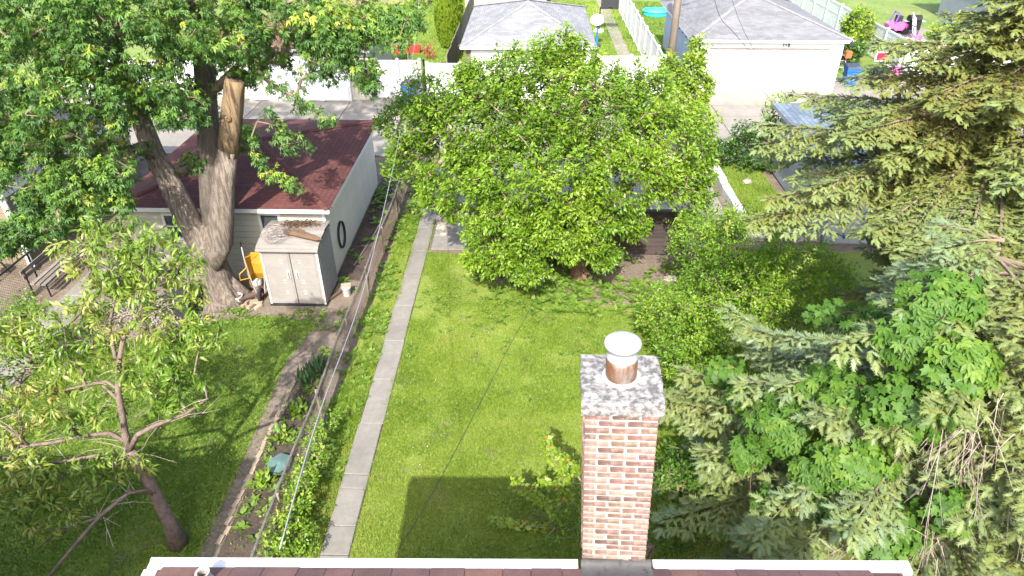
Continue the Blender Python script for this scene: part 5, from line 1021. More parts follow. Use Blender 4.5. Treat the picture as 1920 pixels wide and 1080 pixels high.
# ---------------------------------------------------------------- big silver maple with a sawn off stem
mp = thing('maple_tree', 'large silver maple with a sawn off bare stem beside the storage shed', 'tree', (-8.85, 16.0, 0))
def W(*a): return tuple(P(*a))
tk = MB(); tk.tube([(-8.8, 16.0, -.1), (-8.85, 16.0, .12), (-8.88, 16.02, .45), (-8.9, 16.03, .9), (-8.92, 16.05, 1.4), W(408, 430, 16.05)], [.8, .66, .54, .5, .48, .36], 22, noise=.13)
for a in (-2.3, -.6, .3, 3.6): tk.tube([(-8.85+.95*math.cos(a), 16+.8*math.sin(a), -.06), (-8.85+.6*math.cos(a), 16+.55*math.sin(a), .16), (-8.87+.3*math.cos(a), 16+.3*math.sin(a), .75)], [.1, .2, .16], 9, noise=.15)
trunk = tk.build('trunk', 'bark_maple', mp, smooth=True)
LEFT = [W(378, 455, 16.05), W(348, 400, 16.1), W(315, 335, 16.2), W(288, 285, 16.3), W(262, 215, 16.5), W(225, 120, 16.6), W(190, 20, 16.6), W(170, -60, 16.7)]
MID = [W(402, 440, 16.2), W(396, 350, 16.5), W(392, 280, 16.8), W(388, 200, 17.1), W(380, 100, 17.4), W(372, 0, 17.6), W(366, -80, 17.8), (-10.0, 17.6, 12.5), (-10.6, 17.6, 15.5)]
MB().tube([(-8.95, 16.05, .9)]+LEFT, [.3, .34, .3, .27, .25, .22, .18, .14, .1], 14, noise=.1).build('limb', 'bark_maple', mp, smooth=True)
MB().tube(MID, [.34, .3, .28, .26, .24, .21, .19, .13, .06], 14, noise=.1).build('limb', 'bark_dark', mp, smooth=True)
SN = [W(412, 455, 15.95), W(416, 400, 15.95), W(420, 340, 15.95), W(428, 280, 15.95)]
MB().tube([(-8.9, 16.02, .9)]+SN, [.3, .36, .32, .27, .25], 16, noise=.12).build('limb', 'bark_maple', mp, smooth=True)
sn = MB(); sn.tube([W(427, 290, 15.95), W(432, 240, 15.96), W(436, 200, 15.97), W(439, 165, 15.97), W(441, 150, 15.97)], [.243, .235, .225, .215, .205], 18, noise=.12); kn = W(428, 222, 15.75); sn.lathe([(.085, 0), (.07, .05), (.04, .055), (.02, .03)], n=10, T=Matrix.Translation(kn) @ Matrix.Rotation(R(100), 4, 'X')); sn.build('sawn_stem', 'snag_wood', mp, smooth=True)
ctr = W(408, 430, 16.05)
nodes = [(ctr, -1)]
for p in LEFT[3:]: nodes.append((p, len(nodes)-1 if p != LEFT[3] else 0))
k0 = len(nodes)
for i, p in enumerate(MID[2:]): nodes.append((p, len(nodes)-1 if i else 0))
LOBES = [  # px, py, Y, rx, ry, rz, clusters
    (70, 40, 15.2, 2.0, 1.6, 1.2, 92), (230, 60, 15.6, 1.9, 1.8, 1.2, 96), (120, 180, 14.8, 1.8, 1.5, 1.0, 84), (390, 40, 16.6, 1.6, 1.5, .9, 66), (540, 30, 16.9, 1.5, 1.2, .75, 66), (660, 45, 17.2, 1.2, 1.0, .55, 62), (745, 35, 17.4, .55, .6, .5, 20),
    (270, 200, 15.0, 1.3, 1.1, .7, 44), (50, 290, 14.4, 1.1, 1.0, .9, 46), (170, 340, 14.2, 1.0, .8, .7, 48), (330, 140, 17.5, 1.5, 1.3, .8, 34), (470, 110, 17.2, .9, .9, .5, 30), (610, 115, 16.8, .7, .6, .4, 22),
    (440, 250, 17.2, .7, .5, .35, 15), (225, 290, 15.3, .7, .7, .5, 13), (0, 150, 15, 1.3, 1.5, 2.0, 70), (90, 400, 14.2, .9, .7, .5, 36), (20, 440, 13.8, .7, .6, .4, 26), (690, 130, 16.9, .35, .35, .5, 10), (640, 60, 16.6, .8, .7, .4, 24)]
TG = []
for px, py, Y, rx, ry, rz_, n in LOBES: TG.append(np.array(W(px, py, Y)) + sphere_pts(n, .35)*np.array([rx, ry, rz_]))
for chain in ([(470, 120), (520, 165), (560, 195), (595, 215), (625, 232)], [(470, 250), (485, 290), (500, 325), (530, 345), (560, 352)], [(500, 200), (520, 240), (540, 275), (575, 265)], [(640, 100), (665, 130), (680, 165)], [(330, 300), (355, 315), (385, 320)], [(150, 380), (120, 420), (60, 430)], [(700, 60), (740, 70), (775, 25)], [(560, 150), (600, 130), (625, 95)]):
    for (ax, ay), (bx, by) in zip(chain[:-1], chain[1:]):
        for f in (.25, .75): TG.append(np.array([W(ax+(bx-ax)*f, ay+(by-ay)*f, 16.4)]) + RNG.normal(0, .08, (1, 3)))
for c_, r_, n in (((-9.8, 17.0, 10.4), (4.6, 3.6, 1.7), 150), ((-13.0, 17.8, 14.2), (4.6, 3.6, 2.2), 190), ((-11.0, 18.0, 17.0), (4.0, 3.0, 1.9), 130)): TG.append(np.array(c_) + sphere_pts(n, .4)*np.array(r_))      # crown top, above the picture
NV = sum(len(q) for q in TG[:-3]); TG = np.concatenate(TG)
A, par, cnt = grow(nodes, TG, .4, .05, 1)
branch_mesh('branches', 'twig', mp, A, par, cnt, .009, .52, skip=len(nodes), rmax=.16)
out = unit(TG-np.array([-9.3, 17.2, 7.0])); out[:, 2] = 0; axis = out*.75 + np.array([0, 0, -.75])
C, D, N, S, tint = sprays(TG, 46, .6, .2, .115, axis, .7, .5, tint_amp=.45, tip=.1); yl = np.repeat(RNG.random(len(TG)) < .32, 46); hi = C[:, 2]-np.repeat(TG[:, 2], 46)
tint = (tint*.8 - .02 + np.where(yl & (hi > .06), .34, 0) + .25*np.clip(hi/.3, -1, 1)).clip(0, 1)  # clump tops tinted yellower: young tips plus painted-in sunlight
top = np.repeat(np.arange(len(TG)) >= NV, 46); kp = ~top | (RNG.random(len(C)) < .55); S = np.where(top, S*1.9, S)
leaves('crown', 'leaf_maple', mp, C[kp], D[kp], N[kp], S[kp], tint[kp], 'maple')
# ---------------------------------------------------------------- central leafy tree
ct = thing('leafy_tree', 'broad bright green leafy tree standing in front of the dark plank fence', 'tree', (1.55, 17.45, 0))
tk = MB(); tk.tube([(1.55, 17.45, -.08), (1.56, 17.45, .1), (1.52, 17.47, .5), (1.42, 17.5, 1.0), (1.3, 17.6, 1.5)], [.34, .25, .2, .19, .17], 14, noise=.14)
tk.tube([(1.5, 17.5, .9), (1.9, 17.7, 1.6), (2.6, 18.0, 2.4), (3.4, 18.2, 3.2)], [.12, .11, .09, .06], 10, noise=.1); tk.tube([(1.3, 17.6, 1.4), (.9, 17.8, 2.2), (.4, 18.3, 3.1), (.1, 18.6, 4.2)], [.14, .12, .1, .06], 10, noise=.1); tk.tube([(1.25, 17.6, 1.4), (.2, 17.6, 1.9), (-.9, 17.9, 2.6), (-2.0, 18.3, 3.1)], [.13, .11, .09, .05], 10, noise=.1); tk.tube([(.4, 18.3, 3.1), (1.2, 18.7, 4.0), (1.6, 19, 4.9)], [.09, .07, .04], 8, noise=.1)
for a in (-2, -.8, .5, 2.4): tk.tube([(1.55+.5*math.cos(a), 17.45+.5*math.sin(a), -.05), (1.55+.25*math.cos(a), 17.45+.25*math.sin(a), .06), (1.54+.1*math.cos(a), 17.45+.1*math.sin(a), .35)], [.04, .09, .06], 7, noise=.1)
tk.build('trunk', 'bark_brown', ct, smooth=True)
nodes = [((1.3, 17.6, 1.5), -1), ((.9, 17.8, 2.2), 0), ((.4, 18.3, 3.1), 1), ((.1, 18.6, 4.2), 2), ((1.9, 17.7, 1.6), 0), ((2.6, 18.0, 2.4), 4), ((3.4, 18.2, 3.2), 5), ((.2, 17.6, 1.9), 0), ((-.9, 17.9, 2.6), 7), ((-2.0, 18.3, 3.1), 8), ((1.2, 18.7, 4.0), 2), ((1.6, 19, 4.9), 10)]
LB = [(900, 230, 18.6, 1.9, 1.6, 1.2, 190), (1080, 200, 18.8, 2.0, 1.7, 1.2, 200), (1000, 330, 17.2, 2.0, 1.5, 1.2, 200), (860, 350, 17.4, 1.2, 1.0, .9, 95), (1170, 330, 17.5, 1.5, 1.2, 1.0, 130), (960, 430, 16.4, 1.3, .9, .7, 100), (1080, 420, 16.5, 1.2, .8, .65, 85), (910, 485, 16.1, .6, .5, .4, 36), (985, 505, 15.8, .6, .4, .35, 34), (1130, 475, 16.3, .5, .4, .4, 28), (1050, 470, 16.1, .5, .4, .3, 24), (1250, 260, 18.4, 1.3, 1.2, 1.0, 110), (1290, 350, 17.8, .8, .8, .7, 48), (770, 240, 18.8, 1.0, 1.0, .9, 62), (800, 180, 19.5, 1.0, .9, .6, 50), (760, 310, 18.4, .6, .6, .5, 24), (1010, 130, 19.6, 1.5, 1.1, .6, 75), (1200, 180, 19.6, 1.1, 1.0, .6, 60), (1180, 420, 16.9, .5, .5, .4, 20), (1060, 95, 19.4, .55, .5, .55, 24), (905, 150, 19.4, .8, .7, .45, 32), (1310, 320, 18.2, .5, .5, .5, 18), (980, 200, 19.6, 2.2, 1.2, .9, 100), (1150, 250, 19.4, 1.8, 1.2, 1.0, 75), (850, 260, 19.4, 1.4, 1.0, .9, 50)]
TG = [np.array(W(px, py, Y)) + sphere_pts(n, .5)*np.array([rx, ry, rz_]) for px, py, Y, rx, ry, rz_, n in LB]
for (px, py, L) in ((1055, 60, 70), (1025, 75, 60), (1010, 90, 40), (1075, 90, 50), (1110, 100, 40), (960, 120, 40), (860, 130, 35), (1150, 130, 30), (1195, 120, 45), (1235, 130, 30), (880, 120, 35)):
    for f in np.linspace(0, 1, 6): TG.append(np.array([W(px+8*math.sin(f*3), py+L*f, 19.3)]) + RNG.normal(0, .05, (1, 3)))
TG = np.concatenate(TG); A, par, cnt = grow(nodes, TG, .35, .05, 1)
branch_mesh('branches', 'twig', ct, A, par, cnt, .007, .5, skip=len(nodes), rmax=.09)
out = unit(TG-np.array([1.0, 18.2, 2.2])); axis = out*.7 + np.array([0, 0, .5])
C, D, N, S, tint = sprays(TG, 54, .55, .18, .118, axis, .35, .6, tint_amp=.6, tip=.35)
leaves('crown', 'leaf_mulberry', ct, C, D, N, S, tint, 'oval', .9)
# ---------------------------------------------------------------- generic shrub / small tree
def bush(name, label, cat, base, lobes, per, crad, size, matn, tpl='oval', stems=5, droop=.2, shell=.5, ys=1.0, twig='twig', r0=.005, tint_amp=.6, flat=.8, up=.8, trunk_h=None, group=None):
    t = thing(name, label, cat, (base[0], base[1], 0), group=group)
    TG = np.concatenate([np.array(c) + sphere_pts(n, shell)*np.array(r) for c, r, n in lobes]); TG = TG[TG[:, 2] > .08]
    nodes = [((base[0], base[1], .02), -1)]
    for k in range(stems):
        a = 6.283*k/stems; q = TG[RNG.integers(len(TG))]; nodes.append(((base[0]+.12*math.cos(a), base[1]+.12*math.sin(a), .12), 0)); nodes.append((tuple(np.array([base[0], base[1], 0])*.6 + np.array([q[0], q[1], q[2]*1.2])*.4), len(nodes)-1))
    A, par, cnt = grow(nodes, TG, .25, .05, 1); branch_mesh('stems', twig, t, A, par, cnt, r0, .5, rmax=.06)
    oc = unit(TG-np.array([base[0], base[1], .3])); C, D, N, S, tint = sprays(TG, int(per*1.35), crad*1.9, crad*.55, size*.86, oc*.7+np.array([0, 0, .35]), droop, up*.8, tint_amp=tint_amp, tint_scale=1.3, tip=.3); ok = C[:, 2] > .02
    leaves('crown', matn, t, C[ok], D[ok], N[ok], S[ok], tint[ok], tpl, ys); return t
g = lambda px, py, h=0: tuple(G(px, py, h))
def at(px, py, Y, r, n): return (W(px, py, Y), r, n)
bush('feathery_shrub', 'tall feathery bright green shrub between the lawn and the grey sided garage', 'shrub', (6.2, 17.0), [at(1400, 460, 14.9, (1.2, .9, .9), 140), at(1320, 455, 15.8, (.9, .8, .9), 90), at(1490, 500, 14.0, (1.1, .9, .85), 115), at(1400, 550, 13.8, (1.2, .9, .9), 125), at(1310, 420, 17.6, (.6, .6, .6), 34), at(1550, 530, 14.6, (.7, .7, .6), 48), at(1380, 420, 17.4, (.6, .5, .5), 30), at(1330, 530, 15.2, (.7, .7, .6), 50)], 30, .27, .1, 'leaf_shrub', 'kite', droop=.1, ys=.85)
bush('yellow_shrub', 'yellow green arching shrub at the lawn edge behind the chimney cap', 'shrub', (4.7, 13.6), [at(1290, 610, 13.2, (1.0, .8, .8), 110), at(1235, 590, 14.2, (.7, .6, .5), 50), at(1350, 610, 13.0, (.9, .7, .7), 75), at(1280, 690, 12.0, (.9, .7, .8), 90), at(1330, 660, 12.2, (.7, .6, .6), 50), at(1270, 560, 14.6, (.6, .6, .5), 34), at(1255, 735, 11.8, (.5, .5, .6), 36), at(1330, 560, 14.6, (.8, .6, .5), 42)], 28, .24, .1, 'leaf_shrub', 'oval', droop=.15, ys=.8)
bush('dark_shrub', 'dark glossy shrub between the brick chimney and the spruce', 'shrub', (2.1, 7.6), [at(1270, 940, 7.6, (.45, .5, .7), 55), at(1255, 1000, 7.2, (.4, .4, .5), 30), at(1310, 900, 7.9, (.5, .5, .6), 40), at(1260, 860, 8.6, (.3, .4, .5), 24)], 24, .18, .085, 'leaf_vine', 'oval', droop=.1)
bush('fence_vine', 'bright green vine smothering the near end of the chain link fence', 'vine', (-4.35, 8.0), [at(585, 850, 9.6, (.28, .6, .25), 20), at(562, 920, 8.7, (.32, .55, .3), 34), at(535, 990, 7.9, (.36, .45, .34), 40), at(612, 800, 10.5, (.2, .5, .2), 10), at(570, 1010, 7.7, (.26, .35, .2), 14), at(505, 1040, 7.3, (.32, .4, .3), 24)], 20, .17, .085, 'leaf_shrub', 'oval', droop=.1, r0=.004)
qn = bush('quince_bush', 'arching quince bush with red blossom left of the chimney foot', 'shrub', (.55, 8.5), [at(1060, 960, 8.4, (.4, .4, .5), 22), at(1070, 900, 8.8, (.3, .4, .4), 16), at(1060, 1010, 8.0, (.4, .4, .4), 20)], 14, .13, .07, 'leaf_shrub', 'oval', droop=.1, r0=.004)
QB = [[(1080, 1030), (1040, 960), (1000, 930), (965, 905)], [(1085, 1035), (1020, 990), (960, 982), (925, 975)], [(1080, 1010), (1060, 900), (1030, 850), (1015, 815)], [(1090, 960), (1050, 915), (1010, 900)], [(1080, 1040), (1000, 1030), (975, 1028)], [(1088, 900), (1070, 870), (1045, 850)]]
st_, CC = MB(), []
for q in QB:
    pts = [np.array(W(px, py, 8.4)) for px, py in q]; pts[0] = np.array([.6, 8.5, .05]) if q[0][1] > 1000 else pts[0]; dense = []
    for a, b in zip(pts[:-1], pts[1:]): dense += [a+(b-a)*f for f in np.linspace(0, 1, 8)[:-1]]
    dense.append(pts[-1]); st_.tube(dense, list(np.linspace(.014, .005, len(dense))), 5); CC += dense[4:]
st_.build('canes', 'pale_twig', qn); CC = np.array(CC)
C, D, N, S, tint = cluster_leaves(CC, 12, .1, .1, .8, .1); leaves('cane_leaves', 'leaf_lime', qn, C, D, N, S, tint, 'oval')
fm = MB()
for q in CC[::2][:60]:
    o = q+RNG.normal(0, .03, 3); fm.lathe([(.004, -.015), (.022, .0), (.024, .012), (.008, .02)], tuple(o), 6)
tag(fm.build('blossoms', 'flower_red', qn), kind='stuff')
bush('ivy_hedge', 'dense dark green ivy hedge at the alley end of the right garden', 'hedge', (8.9, 26.4), [at(1400, 270, 26.4, (.9, .5, .8), 80), at(1350, 285, 26.2, (.7, .5, .6), 46), at(1450, 260, 26.4, (.6, .5, .9), 52), at(1420, 310, 25.6, (.8, .4, .4), 36)], 24, .28, .15, 'leaf_dark', 'oval', shell=.6)
bush('box_elder', 'yellow green sapling standing in front of the wooden utility pole', 'tree', (6.2, 27.5), [at(1290, 130, 27.5, (.7, .7, .7), 44), at(1275, 200, 27.2, (.9, .8, .9), 76), at(1310, 90, 27.8, (.35, .4, .4), 14), at(1300, 230, 26.8, (.9, .8, .8), 60), at(1320, 170, 27.4, (.4, .4, .6), 20), at(1255, 115, 27.8, (.4, .4, .4), 14)], 26, .3, .17, 'leaf_lime', 'lance', ys=2.0, droop=.6)
bush('tree_of_heaven', 'small sapling with feathery leaves at the corner of the blue grey roof', 'sapling', (9.5, 26.3), [at(1440, 210, 26.3, (.35, .3, .4), 12), at(1460, 185, 26.3, (.3, .3, .3), 8)], 12, .28, .2, 'leaf_shrub', 'lance', droop=.2)
bush('lime_bush', 'yellow green bush between the white garage and the white ribbed fence', 'shrub', (18.6, 43.5), [at(1605, 60, 43.5, (.9, .8, 1.2), 66), at(1590, 85, 42.6, (.7, .7, .5), 30)], 22, .4, .28, 'leaf_lime', 'oval')
bush('dark_bush', 'low dark green bush behind the blue recycling cart', 'shrub', (18.3, 41.2), [at(1590, 95, 41.2, (.9, .6, .5), 40)], 20, .35, .25, 'leaf_dark', 'oval')
bush('yard_bush', 'light green bush in the far right yard behind the spruce', 'shrub', (29, 44), [at(1810, 60, 44, (1.2, 1, 1), 70), at(1760, 70, 43, (.7, .7, .6), 30)], 20, .4, .26, 'leaf_lime', 'oval')
bush('apple_sapling', 'slim young tree above the white gate by the far lawn', 'tree', (-6.4, 36.0), [at(780, 25, 36, (.5, .5, .9), 26), at(770, 60, 36, (.35, .35, .5), 14), at(785, 5, 36, (.7, .6, .4), 18)], 22, .3, .17, 'leaf_shrub', 'oval')
bush('red_leaf_shrub', 'small red leaved shrub beside the long red planter box', 'shrub', g(805, 98)[:2], [(g(805, 96, .5), (.35, .3, .4), 16)], 14, .2, .16, 'leaf_red', 'lance')
bush('purple_tree', 'red leaved shrub glimpsed behind the maple crown by the alley', 'shrub', (-17, 38.5), [((-17, 38.5, 1.6), (1.2, 1, 1), 40)], 18, .35, .2, 'leaf_red', 'oval')
bush('roof_bush', 'dark leafy branch over the blue grey roof under the spruce bough', 'vine', (14.5, 26.2), [at(1610, 215, 25, (1.3, .6, .4), 46), at(1570, 235, 24.4, (.5, .4, .3), 14)], 22, .28, .18, 'leaf_dark', 'oval')
bush('path_sprig', 'small leafy sapling beside the end of the garden walk', 'sapling', (-4.0, 21.4), [((-4.0, 21.4, .35), (.2, .2, .2), 6)], 12, .16, .14, 'leaf_shrub', 'oval')
bush('bench_shrub', 'dense green shrub at the left edge below the slatted bench', 'shrub', (-13.0, 14.2), [at(20, 620, 12.6, (.55, .6, .6), 42), at(50, 580, 13.2, (.4, .4, .4), 20)], 22, .24, .13, 'leaf_peach', 'lance', droop=.6, ys=1.1)
# arborvitae
av = thing('arborvitae', 'dense column of yellow green arborvitae by the weathered wooden fence', 'shrub', (-5.15, 44.6, 0))
n = 5200; u_ = RNG.random(n); th = RNG.random(n)*6.283; z = .1+3.5*u_; r_ = .78*np.sin(np.clip(u_*.93+.09, 0, 1)*math.pi)**.45*(.8+.25*RNG.random(n)); C = np.stack([-5.15+r_*np.cos(th), 44.6+r_*np.sin(th), z], 1)
leaves('crown', 'leaf_lime', av, C, np.stack([np.cos(th)*.5, np.sin(th)*.5, np.ones(n)], 1), np.stack([np.cos(th), np.sin(th), .2*np.ones(n)], 1)+RNG.normal(0, .3, (n, 3)), RNG.uniform(.12, .26, n), (RNG.random(n)*.6+.4*u_).clip(0, 1), 'oval'); MB().tube([(-5.15, 44.6, 0), (-5.15, 44.6, 2.8)], [.1, .03], 7).build('trunk', 'twig', av)
dup(av, (-5.3, 47.6, 0), 1.0, 'second arborvitae column behind the first along the wooden fence')
# ---------------------------------------------------------------- peach tree
pc = thing('peach_tree', 'sparse peach tree with drooping narrow leaves on the shaded left lawn', 'tree', tuple(G(335, 1020)))
B = G(335, 1020)
TR = [tuple(B-np.array([0, 0, .08])), W(315, 975, 7.95), W(285, 915, 8.05), W(260, 875, 8.1), W(243, 845, 8.15)]
R0 = [.24, .13, .115, .11, .1]
R0 = [q*.85 for q in R0]; tk = MB(); tk.tube(TR, R0, 12, noise=.13); tk.build('trunk', 'bark_peach', pc, smooth=True)
PB = [([(243, 845, 8.15), (235, 815, 8.2), (228, 770, 8.3), (222, 730, 8.45), (222, 690, 8.6), (230, 640, 8.8)], .085, .045), ([(222, 690, 8.6), (212, 650, 8.8), (205, 610, 9.0), (215, 560, 9.3), (205, 500, 9.6), (195, 450, 9.8)], .05, .02), ([(230, 640, 8.8), (250, 605, 9.0), (265, 575, 9.1), (285, 540, 9.2)], .045, .015),
      ([(243, 845, 8.15), (258, 815, 8.1), (290, 798, 8.1), (325, 785, 8.2), (350, 775, 8.2), (388, 748, 8.3)], .065, .02), ([(325, 785, 8.2), (305, 770, 8.3), (293, 745, 8.4)], .03, .012), ([(240, 830, 8.2), (205, 812, 8.3), (150, 818, 8.2), (100, 830, 8.1), (50, 836, 8.0), (-20, 842, 7.9)], .06, .035), ([(55, 836, 8.0), (30, 815, 8.0), (-10, 790, 8.0)], .04, .02),
      ([(290, 925, 8.0), (270, 920, 7.9), (240, 925, 7.6), (215, 945, 7.3), (185, 970, 7.1), (150, 1010, 6.9), (105, 1065, 6.6), (70, 1110, 6.5)], .06, .035), ([(185, 970, 7.1), (140, 985, 7.1), (90, 1010, 7.2), (70, 1030, 7.2)], .03, .012), ([(236, 860, 8.1), (200, 850, 8.0), (150, 860, 7.9), (90, 870, 7.8), (40, 862, 7.8), (-20, 855, 7.7)], .045, .03), ([(222, 730, 8.45), (200, 715, 8.6), (160, 722, 8.6), (120, 732, 8.6), (70, 742, 8.6)], .04, .012),
      ([(222, 750, 8.4), (185, 715, 8.8), (150, 690, 9.1), (100, 680, 9.3), (40, 690, 9.4)], .035, .012), ([(45, 836, 8), (35, 780, 8.4), (38, 720, 8.8), (50, 680, 9)], .03, .012)]
lb = MB(); nodes = [(TR[-1], -1)]
for q, a, b in PB:
    pts = [W(*p) for p in q]; lb.tube(pts, list(np.linspace(a, b, len(pts))*.75), 8, noise=.12)
    prev = 0
    for p in pts: nodes.append((p, prev)); prev = len(nodes)-1
lb.build('limbs', 'bark_peach', pc, smooth=True)
LB = [(200, 470, 9.6, .8, .8, .55, 60), (300, 470, 9.3, .5, .5, .5, 28), (230, 560, 9.2, 1.0, .8, .55, 62), (150, 640, 9.0, .9, .7, .45, 44), (330, 650, 8.8, .6, .5, .45, 34), (380, 630, 8.8, .35, .35, .4, 18), (60, 700, 8.8, .9, .7, .5, 52), (280, 700, 8.5, .5, .5, .4, 22), (50, 620, 9.0, .8, .6, .45, 34), (340, 720, 8.5, .4, .4, .35, 16), (40, 900, 7.4, .7, .5, .45, 58), (120, 790, 8.2, .6, .5, .35, 18), (170, 900, 7.6, .35, .4, .3, 14), (215, 870, 7.9, .3, .3, .25, 9), (300, 770, 8.2, .25, .25, .2, 6), (200, 760, 8.4, .35, .3, .25, 9), (90, 960, 7.2, .6, .4, .35, 24), (350, 500, 9.2, .3, .3, .25, 9), (10, 800, 8.2, .4, .4, .4, 14), (260, 880, 8.0, .15, .2, .15, 4), (365, 560, 9.0, .25, .25, .3, 8)]
TG = np.concatenate([np.array(W(px, py, Y)) + sphere_pts(n, .3)*np.array([rx, ry, rz_]) for px, py, Y, rx, ry, rz_, n in LB])
A, par, cnt = grow(nodes, TG, .22, .05, 1); tag(branch_mesh('twigs', 'bark_peach', pc, A, par, cnt, .0045, .5, skip=len(nodes), rmax=.03), kind='stuff')
dt = MB(); lim = np.array([p for p, _ in nodes[1:]]); lim = lim[(lim[:, 2] > 1.5)]
for k in range(95):
    b0 = lim[RNG.integers(len(lim))]+RNG.normal(0, .05, 3); a_ = RNG.random()*6.283; L_ = RNG.uniform(.25, .75); d_ = np.array([math.cos(a_), math.sin(a_), RNG.uniform(-.35, .5)])
    q1 = b0+d_*L_*.5; q2 = b0+d_*L_-np.array([0, 0, .16*L_]); dt.tube([tuple(b0), tuple(q1), tuple(q2)], [.005, .004, .002], 4, cap=False)
    for m in range(RNG.integers(0, 4)):
        q = b0+(q2-b0)*RNG.uniform(.3, .9); e = d_+RNG.normal(0, .6, 3); dt.tube([tuple(q), tuple(q+e*L_*.3)], [.003, .0018], 3, cap=False)
tag(dt.build('dead_twigs', 'pale_twig', pc), kind='stuff')
C, D, N, S, tint = sprays(TG, 25, .28, .1, .12, RNG.normal(0, .5, TG.shape)+np.array([0, 0, .1]), .5, .7, tint_amp=.7, tint_scale=1.2); leaves('crown', 'leaf_peach', pc, C, D, N, S*1.08, (tint+.17).clip(0, 1), 'lance', 1.05)
# ---------------------------------------------------------------- spruces
def bough(P0, az, L, rise, droop, out, wood, bare=.22, seed_t=.5, sp=1.0, sag_lat=.5):
    """one flat, drooping spray: axis, side twigs, needle shoots"""
    n = max(8, int(L/.12)); t = np.linspace(0, 1, n); d = np.array([math.cos(az), math.sin(az)]); bend = RNG.normal(0, .12)
    ax = np.stack([P0[0]+L*t*math.cos(az)-L*bend*t*t*math.sin(az), P0[1]+L*t*math.sin(az)+L*bend*t*t*math.cos(az), P0[2]+L*(rise*t-droop*t*t+.35*droop*t**4)], 1)
    wood.tube([tuple(q) for q in ax], list(np.linspace(.010+.008*L, .004, n)), 5, cap=False)
    side = np.array([-math.sin(az), math.cos(az), 0]); up0 = np.array([0, 0, 1.0]); ph = RNG.random()
    s = bare
    while s < 1.0:
        p = np.array([np.interp(s, t, ax[:, k]) for k in range(3)]); e = min(1, s+.05); q = np.array([np.interp(e, t, ax[:, k]) for k in range(3)]); fw = unit((q-p)[None])[0] if s < .95 else unit(ax[-1:]-ax[-3:-2])[0]
        for sg in (-1, 1):
            l = (.16 + .36*L*(1-s)**.75*min(1, s/.3)*.55)*RNG.uniform(.7, 1.2); l = min(l, .85)
            a = R(52)+RNG.normal(0, .15); dr = fw*math.cos(a)+side*sg*math.sin(a); dr[2] -= sag_lat*RNG.uniform(.3, 1.3); dr = dr/np.linalg.norm(dr); k = max(2, int(l/(.092*sp)))
            f = (np.arange(k)+.6)/k; base = p[None]+dr[None]*(l*f)[:, None]; base[:, 2] -= .18*l*f*f
            sid = np.cross(dr, up0); sid /= np.linalg.norm(sid)+1e-9
            for s2 in (-1, 1):
                Dd = dr[None]*.75+sid[None]*s2*.65+RNG.normal(0, .16, (k, 3)); Dd[:, 2] -= .12
                out.append((base, Dd, RNG.uniform(.11, .165, k)*sp**.5, f*.5+s*.5))
            out.append((base[-1:], dr[None]+RNG.normal(0, .1, (1, 3)), np.array([.18*sp**.5]), np.array([s])))
            if l > .3: wood.tube([tuple(p), tuple(p+dr*l*.5-np.array([0, 0, .045*l])), tuple(base[-1])], [.007, .005, .003], 3, cap=False)
        s += .112/L*RNG.uniform(.8, 1.25)
    m = int(L*22); fs = bare*.8+(1-bare*.8)*RNG.random(m); bs = np.stack([np.interp(fs, t, ax[:, k]) for k in range(3)], 1); dd = np.stack([np.full(m, math.cos(az)), np.full(m, math.sin(az)), RNG.uniform(-.1, .45, m)], 1) + side[None]*RNG.normal(0, .7, m)[:, None]
    out.append((bs+np.array([0, 0, .01]), dd, RNG.uniform(.1, .16, m), fs))
    out.append((ax[-1:], unit(ax[-1:]-ax[-2:-1]), np.array([.16]), np.array([1.0])))
def spruce(name, label, base, H_, specs, tpl, tint0=0.0, trunk_r=.2, holes=(), grow_by=1.0):
    t = thing(name, label, 'spruce tree', (base[0], base[1], 0)); x, y = base
    MB().tube([(x, y, -.1), (x, y, H_*.5), (x, y, H_)], [trunk_r, trunk_r*.65, .03], 12, noise=.08).build('trunk', 'bark_dark', t, smooth=True)
    out, wood = [], MB()
    for z, az, L, rise, droop in specs: bough((x, y, z), az, L, rise, droop, out, wood)
    wood.build('boughs', 'twig', t)
    C = np.concatenate([o[0] for o in out]); D = np.concatenate([o[1] for o in out]); S = np.concatenate([o[2] for o in out]); f = np.concatenate([o[3] for o in out]); n = len(C)
    ok = np.ones(n, bool)
    for c_, r_ in holes: ok &= np.sum(((C-np.array(c_))/(np.array(r_)*.95))**2, 1) > RNG.uniform(.55, 1.1, n)
    C, D, S, f = C[ok], D[ok], S[ok], f[ok]; n = len(C)
    N = np.stack([RNG.normal(0, .25, n), RNG.normal(-.15, .25, n), np.ones(n)], 1); tint = (.18+.5*f+.55*(vnoise(C, .7, 44)-.5)+tint0+RNG.normal(0, .1, n)).clip(0, 1)
    leaves('crown', 'leaf_spruce', t, C, D, N, S*grow_by*.9, tint, tpl, 1.4); print(name, n, 'shoots'); return t, C
def specs(zs, Lf, azs, jit=.25, rise=.12, droop=.32, per=6):
    s = []
    for z in zs:
        for k in range(per):
            az = azs[0]+(azs[1]-azs[0])*(k+RNG.uniform(.1, .9))/per; s.append((z+RNG.uniform(-.15, .15), az, Lf(z, az)*RNG.uniform(1-jit, 1+jit*.6), rise+RNG.normal(0, .06), droop+RNG.normal(0, .07)))
    return s
